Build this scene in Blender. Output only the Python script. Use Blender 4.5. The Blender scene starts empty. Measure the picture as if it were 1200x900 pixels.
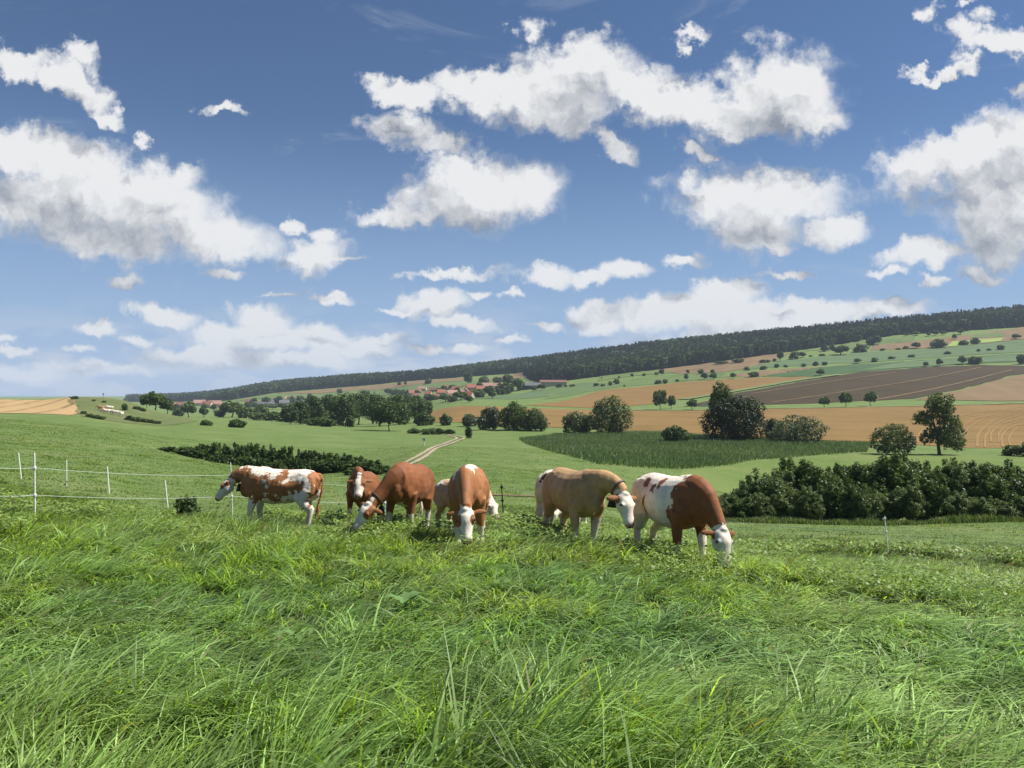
import bpy, bmesh, math, random
import numpy as np
from mathutils import Vector, Matrix

random.seed(7)
rng = np.random.default_rng(11)
R = math.radians
sc = bpy.context.scene
COL = sc.collection

# ------------------------------------------------------------------ camera, world, sun, exposure
FOC, CU, VH = 890.0, 600.0, 455.0          # focal length and principal point in pixels of a 1200x900 picture
cam_d = bpy.data.cameras.new('camera')
cam_d.sensor_fit = 'HORIZONTAL'; cam_d.sensor_width = 36.0
cam_d.lens = 36.0 * FOC / 1200.0
cam_d.shift_y = (VH - 450.0) / 1200.0
cam_d.clip_start = 0.05; cam_d.clip_end = 20000.0
cam = bpy.data.objects.new('camera', cam_d); COL.objects.link(cam)
cam.location = (0, 0, 0); cam.rotation_euler = (R(90), 0, 0)
sc.camera = cam

SUN_EL, SUN_AZ = R(54), R(82)              # azimuth measured from the view axis (+Y) to the right
sun_dir = Vector((math.sin(SUN_AZ) * math.cos(SUN_EL), math.cos(SUN_AZ) * math.cos(SUN_EL), math.sin(SUN_EL)))
sun_d = bpy.data.lights.new('sun', 'SUN'); sun_d.energy = 5.0; sun_d.angle = R(0.5); sun_d.color = (1.0, 0.955, 0.88)
sun = bpy.data.objects.new('sun', sun_d); COL.objects.link(sun)
sun.rotation_euler = sun_dir.to_track_quat('Z', 'Y').to_euler(); sun.location = (60, 60, 120)

sc.view_settings.view_transform = 'Standard'; sc.view_settings.look = 'None'
sc.view_settings.exposure = 0.72; sc.view_settings.gamma = 1.0; sc.view_settings.use_curve_mapping = False
sc.render.engine = 'CYCLES'
cy = sc.cycles
cy.max_bounces = 6; cy.diffuse_bounces = 4; cy.glossy_bounces = 2; cy.transmission_bounces = 3
cy.transparent_max_bounces = 4; cy.volume_bounces = 0
cy.use_denoising = True; cy.denoiser = 'OPENIMAGEDENOISE'
cy.use_adaptive_sampling = True; cy.adaptive_threshold = 0.008
cy.caustics_reflective = False; cy.caustics_refractive = False
cy.sample_clamp_indirect = 6.0

world = bpy.data.worlds.new('World'); sc.world = world; world.use_nodes = True
world.cycles.sampling_method = 'NONE'
wn, wl = world.node_tree.nodes, world.node_tree.links
wn.clear()

# cumulus: (centre u, centre v, radius u, radius v, tilt in degrees, strength) in picture units, turned into sky directions
BLOBS = [
 (480,112,62,24,8,1),(560,104,60,30,-5,1),(625,100,50,42,0,1),(690,80,60,46,0,1.1),(655,122,80,36,0,1),(745,105,60,32,0,1),
 (800,122,70,36,0,1),(925,104,68,52,0,1.15),(880,134,95,34,4,1.1),(945,142,55,26,0,1),(715,168,36,18,35,.85),(625,36,22,22,0,.55),
 (470,158,66,25,5,.8),(520,176,60,20,0,.8),
 (556,222,88,44,0,1.15),(475,250,72,15,-3,.9),(610,228,46,34,0,1),(545,196,60,26,0,.9),
 (893,226,108,32,2,1.1),(880,260,66,34,20,1.1),(976,268,46,24,0,1),(915,293,30,9,0,.8),(830,228,60,16,-5,.8),
 (1130,180,100,42,-12,1),(1195,160,60,44,0,1),(1185,235,90,62,0,1.1),(1085,298,62,20,-8,1),(1160,285,60,30,0,1),(1065,190,50,20,0,.8),
 (1160,46,56,24,0,1),(1215,40,60,26,0,1),(1135,76,30,14,0,.7),(1085,88,46,11,-4,.78),(1120,80,30,10,-4,.8),(1088,18,15,22,0,.65),(1128,4,14,14,0,.6),(1190,105,30,16,0,.6),
 (18,66,46,22,18,1),(78,98,60,24,32,1),(88,66,34,20,20,.9),(124,130,34,16,34,.9),(171,160,11,11,0,.7),
 (30,180,80,38,8,1),(90,200,90,44,10,1),(40,240,90,40,4,1.1),(160,232,110,46,10,1.1),(205,205,52,22,-8,.85),(245,278,80,30,4,1.05),(130,282,100,26,8,1),(255,318,34,8,8,.6),
 (368,298,50,26,-6,1),(344,264,17,10,0,.75),(405,304,40,7,0,.7),(380,276,22,14,0,.85),
 (143,328,15,10,0,.9),(118,385,34,9,0,.95),(196,370,52,15,9,1),(390,353,33,9,3,.95),(330,345,64,7,-8,.62),(524,322,80,9,-5,.75),(8,399,16,5,0,.8),
 (510,358,48,20,-2,1),(550,380,48,11,5,.95),(470,368,40,8,0,.7),(640,324,40,17,4,1),(735,318,38,18,0,1),(690,326,40,12,0,.9),(807,309,26,9,0,.95),
 (1150,322,36,13,5,.9),(1092,330,18,7,0,.85),(255,131,42,11,8,.66),(820,180,28,9,8,.8),(815,44,26,12,-4,.8),
 (95,408,26,6,0,.8),(165,400,22,6,5,.8),(455,398,30,7,0,.85),(500,412,40,6,0,.8),(560,345,24,7,5,.75),(600,345,14,6,0,.8),(265,318,24,7,6,.75),(20,412,40,7,0,.8),(1040,322,26,6,-4,.75),(930,322,40,6,-6,.75),
 (310,376,44,24,0,1),(280,396,74,20,0,1),(355,396,80,22,4,1),(425,408,60,16,0,.95),(220,414,90,15,0,.9),(110,432,120,14,0,.85),(30,440,80,14,0,.8),(330,424,170,16,0,.85),
 (548,408,30,8,0,.75),(600,398,30,6,0,.6),(860,346,50,18,0,1),(770,366,80,20,-3,1),(700,372,46,20,0,1),(850,372,110,24,-3,1),(950,364,90,20,-2,1),(1035,362,60,12,-4,.95),(640,380,40,8,0,.8),(880,388,150,13,-6,.9),
]
def nd(t, x, links=None, tree=None, **kw):
    n = x.new(t)
    for k, v in kw.items(): setattr(n, k, v)
    return n
def mth(ns, ls, op, a, b=None, c=None, clamp=False):
    n = ns.new('ShaderNodeMath'); n.operation = op; n.use_clamp = clamp
    for i, s in enumerate((a, b, c)):
        if s is None: continue
        if isinstance(s, (int, float)): n.inputs[i].default_value = s
        else: ls.new(s, n.inputs[i])
    return n.outputs[0]
def vmt(ns, ls, op, a, b=None, scale=None):
    n = ns.new('ShaderNodeVectorMath'); n.operation = op
    for i, s in enumerate((a, b)):
        if s is None: continue
        if isinstance(s, (tuple, list)): n.inputs[i].default_value = s
        else: ls.new(s, n.inputs[i])
    if scale is not None:
        if isinstance(scale, (int, float)): n.inputs['Scale'].default_value = scale
        else: ls.new(scale, n.inputs['Scale'])
    return n.outputs['Value' if op in ('LENGTH', 'DOT_PRODUCT', 'DISTANCE') else 'Vector']
def noise(ns, ls, vec, scale, detail=4, rough=.5, dist=0.0, out='Fac'):
    n = ns.new('ShaderNodeTexNoise'); n.inputs['Scale'].default_value = scale; n.inputs['Detail'].default_value = detail
    n.inputs['Roughness'].default_value = rough; n.inputs['Distortion'].default_value = dist
    if vec is not None: ls.new(vec, n.inputs['Vector'])
    return n.outputs[out]
def mapr(ns, ls, v, a, b, c, d, smooth=False):
    n = ns.new('ShaderNodeMapRange'); n.interpolation_type = 'SMOOTHSTEP' if smooth else 'LINEAR'; n.clamp = True
    for i, k in zip((1, 2, 3, 4), (a, b, c, d)): n.inputs[i].default_value = k
    ls.new(v, n.inputs[0]); return n.outputs[0]
def mixc(ns, ls, f, a, b, mode='MIX'):
    n = ns.new('ShaderNodeMix'); n.data_type = 'RGBA'; n.blend_type = mode
    for i, s in ((0, f), (6, a), (7, b)):
        if isinstance(s, (int, float)): n.inputs[i].default_value = s
        elif isinstance(s, (tuple, list)): n.inputs[i].default_value = (*s[:3], 1)
        else: ls.new(s, n.inputs[i])
    return n.outputs[2]

cg = bpy.data.node_groups.new('cumulus_field', 'ShaderNodeTree')
cg.interface.new_socket('Vector', in_out='INPUT', socket_type='NodeSocketVector')
cg.interface.new_socket('Value', in_out='OUTPUT', socket_type='NodeSocketFloat')
gn, gl = cg.nodes, cg.links
gi = gn.new('NodeGroupInput'); go = gn.new('NodeGroupOutput')
acc = None
for (bu, bv, bru, brv, ang, wgt) in BLOBS:
    mp = gn.new('ShaderNodeMapping'); mp.vector_type = 'TEXTURE'
    mp.inputs['Location'].default_value = ((bu - CU) / FOC, (VH - bv) / FOC, 0)
    mp.inputs['Rotation'].default_value = (0, 0, R(-ang))
    k = 1.0 if bru > 30 else 1.25
    mp.inputs['Scale'].default_value = (bru / FOC * k, max(brv, 7) / FOC * k, 1)
    if acc is None: gl.new(gi.outputs[0], mp.inputs['Vector'])
    else:                                                    # evaluated one after the other, so the shader stack stays small
        ma = gn.new('ShaderNodeVectorMath'); ma.operation = 'MULTIPLY_ADD'; ma.inputs[1].default_value = (1e-9, 1e-9, 1e-9)
        gl.new(acc, ma.inputs[0]); gl.new(gi.outputs[0], ma.inputs[2]); gl.new(ma.outputs[0], mp.inputs['Vector'])
    ln = vmt(gn, gl, 'LENGTH', mp.outputs[0])
    s = mth(gn, gl, 'SUBTRACT', wgt, ln)
    acc = s if acc is None else mth(gn, gl, 'SMOOTH_MAX', acc, s, 0.22)
gl.new(acc, go.inputs[0])

def cloud_eval(vec):
    g = wn.new('ShaderNodeGroup'); g.node_tree = cg; wl.new(vec, g.inputs[0]); return g.outputs[0]
tc = wn.new('ShaderNodeTexCoord')
sep = wn.new('ShaderNodeSeparateXYZ'); wl.new(tc.outputs['Generated'], sep.inputs[0])
dy = mth(wn, wl, 'MAXIMUM', sep.outputs['Y'], 0.12)
px = mth(wn, wl, 'DIVIDE', sep.outputs['X'], dy); pz = mth(wn, wl, 'DIVIDE', sep.outputs['Z'], dy)
cmb = wn.new('ShaderNodeCombineXYZ'); wl.new(px, cmb.inputs[0]); wl.new(pz, cmb.inputs[1])
P0 = cmb.outputs[0]
def noise2(vec, scale, detail, rough, dist=0.0, out='Fac'):
    o = noise(wn, wl, vec, scale, detail, rough, dist, out); wn[-1].noise_dimensions = '2D'; return o
def puffs(vec, scale):
    v = wn.new('ShaderNodeTexVoronoi'); v.voronoi_dimensions = '2D'; v.feature = 'SMOOTH_F1'
    v.inputs['Scale'].default_value = scale; v.inputs['Detail'].default_value = 3.0; v.inputs['Roughness'].default_value = .55
    v.inputs['Lacunarity'].default_value = 2.3; v.inputs['Smoothness'].default_value = .35; v.normalize = True
    wl.new(vec, v.inputs['Vector']); return mth(wn, wl, 'SUBTRACT', 1.0, v.outputs['Distance'])
fine = mapr(wn, wl, pz, 0.02, 0.45, 0.40, 1.15)              # smaller billows towards the horizon
n_big = noise2(P0, 9.0, 2.0, .5, 0, 'Color')
n_fin = noise2(P0, 30.0, 8.0, .62, 0, 'Color')
w1 = vmt(wn, wl, 'SCALE', vmt(wn, wl, 'SUBTRACT', n_big, (.5, .5, .5)), scale=0.055)
w2 = vmt(wn, wl, 'SCALE', vmt(wn, wl, 'SUBTRACT', n_fin, (.5, .5, .5)), scale=0.060)
w12 = vmt(wn, wl, 'SCALE', vmt(wn, wl, 'ADD', w1, w2), scale=fine)
P1 = vmt(wn, wl, 'ADD', P0, vmt(wn, wl, 'MULTIPLY', w12, (1, 1, 0)))
f0 = cloud_eval(P1)
f1 = cloud_eval(vmt(wn, wl, 'ADD', P1, (0.020, 0.055, 0)))
PV = vmt(wn, wl, 'ADD', P0, vmt(wn, wl, 'MULTIPLY', w2, (.7, .7, 0)))
nb0 = puffs(PV, 14.0); nb1 = puffs(vmt(wn, wl, 'ADD', PV, (0.010, 0.018, 0)), 14.0)
fb = noise2(P0, 15.0, 8.0, .6)
dens = mth(wn, wl, 'ADD', f0, mth(wn, wl, 'MULTIPLY', mth(wn, wl, 'SUBTRACT', nb0, .72), 0.75))
dens = mth(wn, wl, 'ADD', dens, mth(wn, wl, 'MULTIPLY', mth(wn, wl, 'SUBTRACT', fb, .5), 0.9))
alpha = mapr(wn, wl, dens, -0.14, 0.46, 0, 0.985, True)
veil = mapr(wn, wl, noise2(vmt(wn, wl, 'MULTIPLY', P0, (1, 3.0, 1)), 3.6, 8, .64, .7), .60, .84, 0, .34, True)   # thin high wisps
lowbank = mth(wn, wl, 'MULTIPLY', mapr(wn, wl, pz, 0.0, 0.14, .75, 0, True), mapr(wn, wl, noise2(vmt(wn, wl, 'MULTIPLY', P0, (1, 3.4, 1)), 8, 7, .6), .40, .62, 0, 1, True))
thin = mapr(wn, wl, alpha, 0.0, .35, 1, 0)
alpha = mth(wn, wl, 'MAXIMUM', alpha, mth(wn, wl, 'MAXIMUM', veil, lowbank))
relief = mth(wn, wl, 'SUBTRACT', nb0, nb1)
macro = mth(wn, wl, 'SUBTRACT', f0, f1)
thick = mapr(wn, wl, f0, .20, .95, 0, .30, True)
lit = mth(wn, wl, 'ADD', .72, mth(wn, wl, 'ADD', mth(wn, wl, 'MULTIPLY', relief, 1.5), mth(wn, wl, 'MULTIPLY', macro, .85)))
lit = mth(wn, wl, 'ADD', lit, mth(wn, wl, 'MULTIPLY', mth(wn, wl, 'SUBTRACT', fb, .5), .30))
lit = mth(wn, wl, 'SUBTRACT', lit, thick, clamp=True)
ccol = mixc(wn, wl, lit, (.30, .335, .40), (.97, .975, .98))
ccol = mixc(wn, wl, mapr(wn, wl, pz, 0.0, .20, .18, 0), ccol, (.56, .65, .77))
ccol = mixc(wn, wl, thin, ccol, (.70, .75, .82))
sky = wn.new('ShaderNodeTexSky'); sky.sky_type = 'NISHITA'; sky.sun_disc = False
sky.sun_elevation = SUN_EL; sky.sun_rotation = SUN_AZ
sky.altitude = 200; sky.air_density = 1.0; sky.dust_density = 0.0; sky.ozone_density = 8.5
air = mixc(wn, wl, mapr(wn, wl, sep.outputs['Z'], -.02, .34, .92, 0, True), sky.outputs[0], (3.7, 5.6, 8.8))   # hazy blue low sky
bg_s = wn.new('ShaderNodeBackground'); wl.new(air, bg_s.inputs[0]); bg_s.inputs[1].default_value = 0.0505
bg_c = wn.new('ShaderNodeBackground'); wl.new(ccol, bg_c.inputs[0]); bg_c.inputs[1].default_value = 0.54
mx = wn.new('ShaderNodeMixShader'); wl.new(alpha, mx.inputs[0]); wl.new(bg_s.outputs[0], mx.inputs[1]); wl.new(bg_c.outputs[0], mx.inputs[2])
front = mth(wn, wl, 'MULTIPLY', mapr(wn, wl, sep.outputs['Y'], .2, .4, 0, 1), mapr(wn, wl, sep.outputs['Z'], -.03, .0, 0, 1))
mx2 = wn.new('ShaderNodeMixShader'); wl.new(front, mx2.inputs[0]); wl.new(bg_s.outputs[0], mx2.inputs[1]); wl.new(mx.outputs[0], mx2.inputs[2])
wo = wn.new('ShaderNodeOutputWorld'); wl.new(mx2.outputs[0], wo.inputs[0])

# ------------------------------------------------------------------ helpers
def tag(o, label=None, cat=None, group=None, kind=None):
    if label: o['label'] = label
    if cat: o['category'] = cat
    if group: o['group'] = group
    if kind: o['kind'] = kind
    return o
def empty(name, loc, rz=0):
    o = bpy.data.objects.new(name, None); COL.objects.link(o); o.location = loc; o.rotation_euler = (0, 0, rz)
    o.empty_display_size = .2
    return o
def link(name, me, parent=None):
    o = bpy.data.objects.new(name, me); COL.objects.link(o)
    if parent: o.parent = parent
    return o
class MB:
    def __init__(s): s.v, s.f = [], []
    def add(s, v, f):
        b = len(s.v); s.v += [tuple(p) for p in v]; s.f += [tuple(i + b for i in q) for q in f]
    def box(s, c, d, rz=0, M=None):
        x, y, z = d[0] / 2, d[1] / 2, d[2] / 2
        ca, sa = math.cos(rz), math.sin(rz)
        v = []
        for a, b, e in ((-1,-1,-1),(1,-1,-1),(1,1,-1),(-1,1,-1),(-1,-1,1),(1,-1,1),(1,1,1),(-1,1,1)):
            v.append((c[0] + a*x*ca - b*y*sa, c[1] + a*x*sa + b*y*ca, c[2] + e*z))
        s.add(v, [(0,3,2,1),(4,5,6,7),(0,1,5,4),(1,2,6,5),(2,3,7,6),(3,0,4,7)])
    def tube(s, pts, rad, n=8, rad2=None, up=(0, 0, 1)):
        """closed loft; rad = half width sideways, rad2 = half height along up"""
        pts = [Vector(p) for p in pts]; rad2 = rad2 or rad
        if isinstance(up, tuple): up = [Vector(up)] * len(pts)
        v = []; m = len(pts)
        for i, p in enumerate(pts):
            t = (pts[min(i + 1, m - 1)] - pts[max(i - 1, 0)]).normalized()
            sd = t.cross(up[i])
            if sd.length < .05: sd = t.cross(Vector((0, 1, 0.01)))
            sd.normalize(); uu = sd.cross(t).normalized()
            for k in range(n):
                a = 2 * math.pi * k / n
                v.append(p + sd * rad[i] * math.cos(a) + uu * rad2[i] * math.sin(a))
        f = []
        for i in range(m - 1):
            for k in range(n):
                k2 = (k + 1) % n
                f.append((i*n + k, i*n + k2, (i+1)*n + k2, (i+1)*n + k))
        f.append(tuple(range(n))[::-1]); f.append(tuple((m-1)*n + k for k in range(n)))
        s.add(v, f)
    def ball(s, c, r, M=None, n=12, m=8):
        v = []; f = []
        for i in range(m + 1):
            t = math.pi * i / m
            for k in range(n):
                a = 2 * math.pi * k / n
                p = Vector((r[0]*math.sin(t)*math.cos(a), r[1]*math.sin(t)*math.sin(a), r[2]*math.cos(t)))
                if M is not None: p = M @ p
                v.append(Vector(c) + p)
        for i in range(m):
            for k in range(n):
                k2 = (k + 1) % n
                f.append((i*n + k, (i+1)*n + k, (i+1)*n + k2, i*n + k2))
        s.add(v, f)
    def mesh(s, name, mat=None, smooth=False):
        me = bpy.data.meshes.new(name); me.from_pydata(s.v, [], s.f); me.update()
        if mat: me.materials.append(mat)
        if smooth: me.polygons.foreach_set('use_smooth', [True] * len(me.polygons))
        return me
def np_mesh(name, verts, faces, mat=None, col=None, smooth=False):
    """verts (N,3); faces: list of index arrays (n,4) or (n,3); col (N,3) linear -> point attribute tint"""
    me = bpy.data.meshes.new(name)
    verts = np.asarray(verts, np.float32)
    loops = np.concatenate([f.ravel() for f in faces]).astype(np.int32)
    cnt = np.concatenate([np.full(len(f), f.shape[1]) for f in faces]).astype(np.int32)
    st = np.concatenate([[0], np.cumsum(cnt)[:-1]]).astype(np.int32)
    me.vertices.add(len(verts)); me.vertices.foreach_set('co', verts.ravel())
    me.loops.add(len(loops)); me.loops.foreach_set('vertex_index', loops)
    me.polygons.add(len(cnt)); me.polygons.foreach_set('loop_start', st)
    try: me.polygons.foreach_set('loop_total', cnt)
    except Exception: pass
    if smooth: me.polygons.foreach_set('use_smooth', np.ones(len(cnt), bool))
    me.update(calc_edges=True)
    if col is not None:
        a = me.attributes.new('tint', 'FLOAT_COLOR', 'POINT')
        c4 = np.ones((len(verts), 4), np.float32); c4[:, :3] = col
        a.data.foreach_set('color', c4.ravel())
    if mat: me.materials.append(mat)
    return me
def hsh(i, j, k, s):
    h = (i.astype(np.int64) * 374761393 + j.astype(np.int64) * 668265263 + k.astype(np.int64) * 2147483647 + s * 1274126177) & 0xffffffff
    h = ((h ^ (h >> 13)) * 1274126177) & 0xffffffff
    h = h ^ (h >> 16)
    return (h & 0xffff) / 65535.0
def vnoise(p, s=0):
    p = np.asarray(p, float)
    i = np.floor(p).astype(np.int64); f = p - i; f = f * f * (3 - 2 * f)
    r = 0
    for a in (0, 1):
        for b in (0, 1):
            for c in (0, 1):
                w = (f[:, 0] if a else 1 - f[:, 0]) * (f[:, 1] if b else 1 - f[:, 1]) * (f[:, 2] if c else 1 - f[:, 2])
                r = r + w * hsh(i[:, 0] + a, i[:, 1] + b, i[:, 2] + c, s)
    return r
def fbm(p, s=0, o=4):
    p = np.asarray(p, float); r = 0; a = .5; t = 0
    for k in range(o):
        r = r + a * vnoise(p * (2 ** k) + 17.3 * k, s + k); t += a; a *= .5
    return r / t
def n2(x, y, sc_, s=0, o=3):
    return fbm(np.stack([np.asarray(x) * sc_, np.asarray(y) * sc_, np.zeros_like(np.asarray(x, float)) + .37], 1), s, o)
ORD = ['first','second','third','fourth','fifth','sixth','seventh','eighth','ninth','tenth','eleventh','twelfth','thirteenth','fourteenth','fifteenth','sixteenth','seventeenth','eighteenth','nineteenth','twentieth']
def nth(i, n):
    if n == 1: return 'only'
    if i == 0: return 'leftmost'
    if i == n - 1: return 'rightmost'
    return ORD[i] + ' from left'

# ------------------------------------------------------------------ materials
def new_mat(name):
    m = bpy.data.materials.new(name); m.use_nodes = True
    n, l = m.node_tree.nodes, m.node_tree.links
    b = n['Principled BSDF']
    return m, n, l, b
def mat_plain(name, c, rough=.6, metal=0.0, nz=.0, nscale=20):
    m, n, l, b = new_mat(name)
    b.inputs['Roughness'].default_value = rough; b.inputs['Metallic'].default_value = metal
    if nz:
        tcn = n.new('ShaderNodeTexCoord')
        f = noise(n, l, tcn.outputs['Object'], nscale, 4, .6)
        l.new(mixc(n, l, f, tuple(x * (1 - nz) for x in c), tuple(x * (1 + nz) for x in c)), b.inputs['Base Color'])
    else: b.inputs['Base Color'].default_value = (*c, 1)
    return m
def mat_leaf(name, tr=.3, rough=.5, spec=.3, tcol=(1.25, 1.2, .55)):
    """foliage: the per-leaf colour comes from the mesh attribute tint"""
    m, n, l, b = new_mat(name)
    at = n.new('ShaderNodeAttribute'); at.attribute_name = 'tint'
    l.new(at.outputs['Color'], b.inputs['Base Color'])
    b.inputs['Roughness'].default_value = rough; b.inputs['Specular IOR Level'].default_value = spec
    t = n.new('ShaderNodeBsdfTranslucent')
    l.new(mixc(n, l, 1.0, at.outputs['Color'], tcol, 'MULTIPLY'), t.inputs[0])
    ms = n.new('ShaderNodeMixShader'); ms.inputs[0].default_value = tr
    l.new(b.outputs[0], ms.inputs[1]); l.new(t.outputs[0], ms.inputs[2])
    l.new(ms.outputs[0], n['Material Output'].inputs[0])
    return m
def mat_field(name, c1, c2, scale=.15, rough=.9, stripes=None, bump=.3, c3=None, fine=3.0):
    m, n, l, b = new_mat(name)
    tcn = n.new('ShaderNodeTexCoord'); o = tcn.outputs['Object']
    f1 = noise(n, l, o, scale, 6, .62); f2 = noise(n, l, o, fine, 3, .6)
    f = mth(n, l, 'ADD', mth(n, l, 'MULTIPLY', f1, .65), mth(n, l, 'MULTIPLY', f2, .35))
    col = mixc(n, l, mapr(n, l, f, .34, .66, 0, 1), c1, c2)
    if c3: col = mixc(n, l, mapr(n, l, noise(n, l, o, scale * .28, 4, .6), .46, .66, 0, .8), col, c3)
    if stripes:
        ang, period, width, sc3, amt = stripes
        mp = n.new('ShaderNodeMapping'); mp.inputs['Rotation'].default_value = (0, 0, R(ang)); l.new(o, mp.inputs[0])
        sx = n.new('ShaderNodeSeparateXYZ'); l.new(mp.outputs[0], sx.inputs[0])
        wob = mth(n, l, 'MULTIPLY', mth(n, l, 'SUBTRACT', noise(n, l, o, .012, 1, .5), .5), period * .8)
        q = mth(n, l, 'FRACT', mth(n, l, 'DIVIDE', mth(n, l, 'ADD', sx.outputs[0], wob), period))
        d = mth(n, l, 'ABSOLUTE', mth(n, l, 'SUBTRACT', q, .5))
        s = mapr(n, l, d, width * .5, width * .5 + .12, amt, 0, True)
        s = mth(n, l, 'MULTIPLY', s, mapr(n, l, noise(n, l, o, .05, 3, .6), .35, .6, .3, 1))
        col = mixc(n, l, s, col, sc3)
    l.new(col, b.inputs['Base Color']); b.inputs['Roughness'].default_value = rough; b.inputs['Specular IOR Level'].default_value = .15
    bp = n.new('ShaderNodeBump'); bp.inputs['Strength'].default_value = bump; bp.inputs['Distance'].default_value = .35
    l.new(f2, bp.inputs['Height']); l.new(bp.outputs[0], b.inputs['Normal'])
    return m
M = {}
M['grass'] = mat_leaf('grass_blades', .40, .48, .30, (1.5, 1.45, .45))
M['leaf'] = mat_leaf('tree_leaves', .32, .5, .3)
M['forest'] = mat_leaf('forest_leaves', .2, .8, .1)
M['bark'] = mat_plain('bark', (.09, .07, .05), .9, 0, .35, 6)
M['meadow'] = mat_field('meadow_grass', (.092, .148, .036), (.138, .200, .056), .35, .85, None, .8, (.165, .205, .072), 5.0)
M['hill'] = mat_field('rough_hill_grass', (.075, .105, .032), (.135, .160, .060), .22, .9, None, .8, (.16, .15, .07), 2.0)
M['wheat'] = mat_field('standing_wheat', (.32, .215, .10), (.41, .285, .14), .25, .9, (-22, 8.0, .05, (.11, .08, .035), .8), .3)
M['stubble'] = mat_field('wheat_stubble', (.143, .089, .026), (.196, .125, .042), .05, .9, (88, 9, .22, (.245, .148, .050), .7), .3)
M['stubble_far'] = mat_field('far_stubble', (.156, .095, .028), (.198, .124, .040), .04, .9, None, .3)
M['brown'] = mat_field('tilled_soil', (.036, .025, .0100), (.056, .040, .017), .03, .95, None, .3)
M['tan'] = mat_field('pale_tan_field', (.145, .098, .048), (.195, .135, .070), .03, .95, (20, 26, .2, (.205, .145, .075), .5), .3)
M['crop_green'] = mat_field('blue_green_crop', (.068, .112, .046), (.100, .150, .064), .03, .9, (70, 21, .15, (.115, .17, .075), .4), .4)
M['dark_green'] = mat_field('dark_green_crop', (.036, .076, .024), (.058, .105, .034), .04, .9, None, .4)
M['pasture'] = mat_field('far_pasture', (.075, .122, .034), (.125, .170, .055), .03, .9, None, .4)
M['bright'] = mat_field('bright_pasture', (.19, .27, .06), (.25, .33, .085), .05, .9, None, .4)
M['mown'] = mat_field('mown_grass', (.100, .155, .034), (.135, .195, .048), .2, .85, None, .8, (.16, .20, .06), 4.0)
M['verge'] = mat_field('grassy_verge', (.11, .145, .05), (.19, .215, .085), .12, .9, None, .4)
M['sand'] = mat_field('sandy_track', (.26, .21, .145), (.38, .32, .235), .8, .95, None, .5)
M['earth'] = mat_field('bare_earth', (.12, .085, .055), (.21, .16, .10), .8, .95, None, .5)

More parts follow.
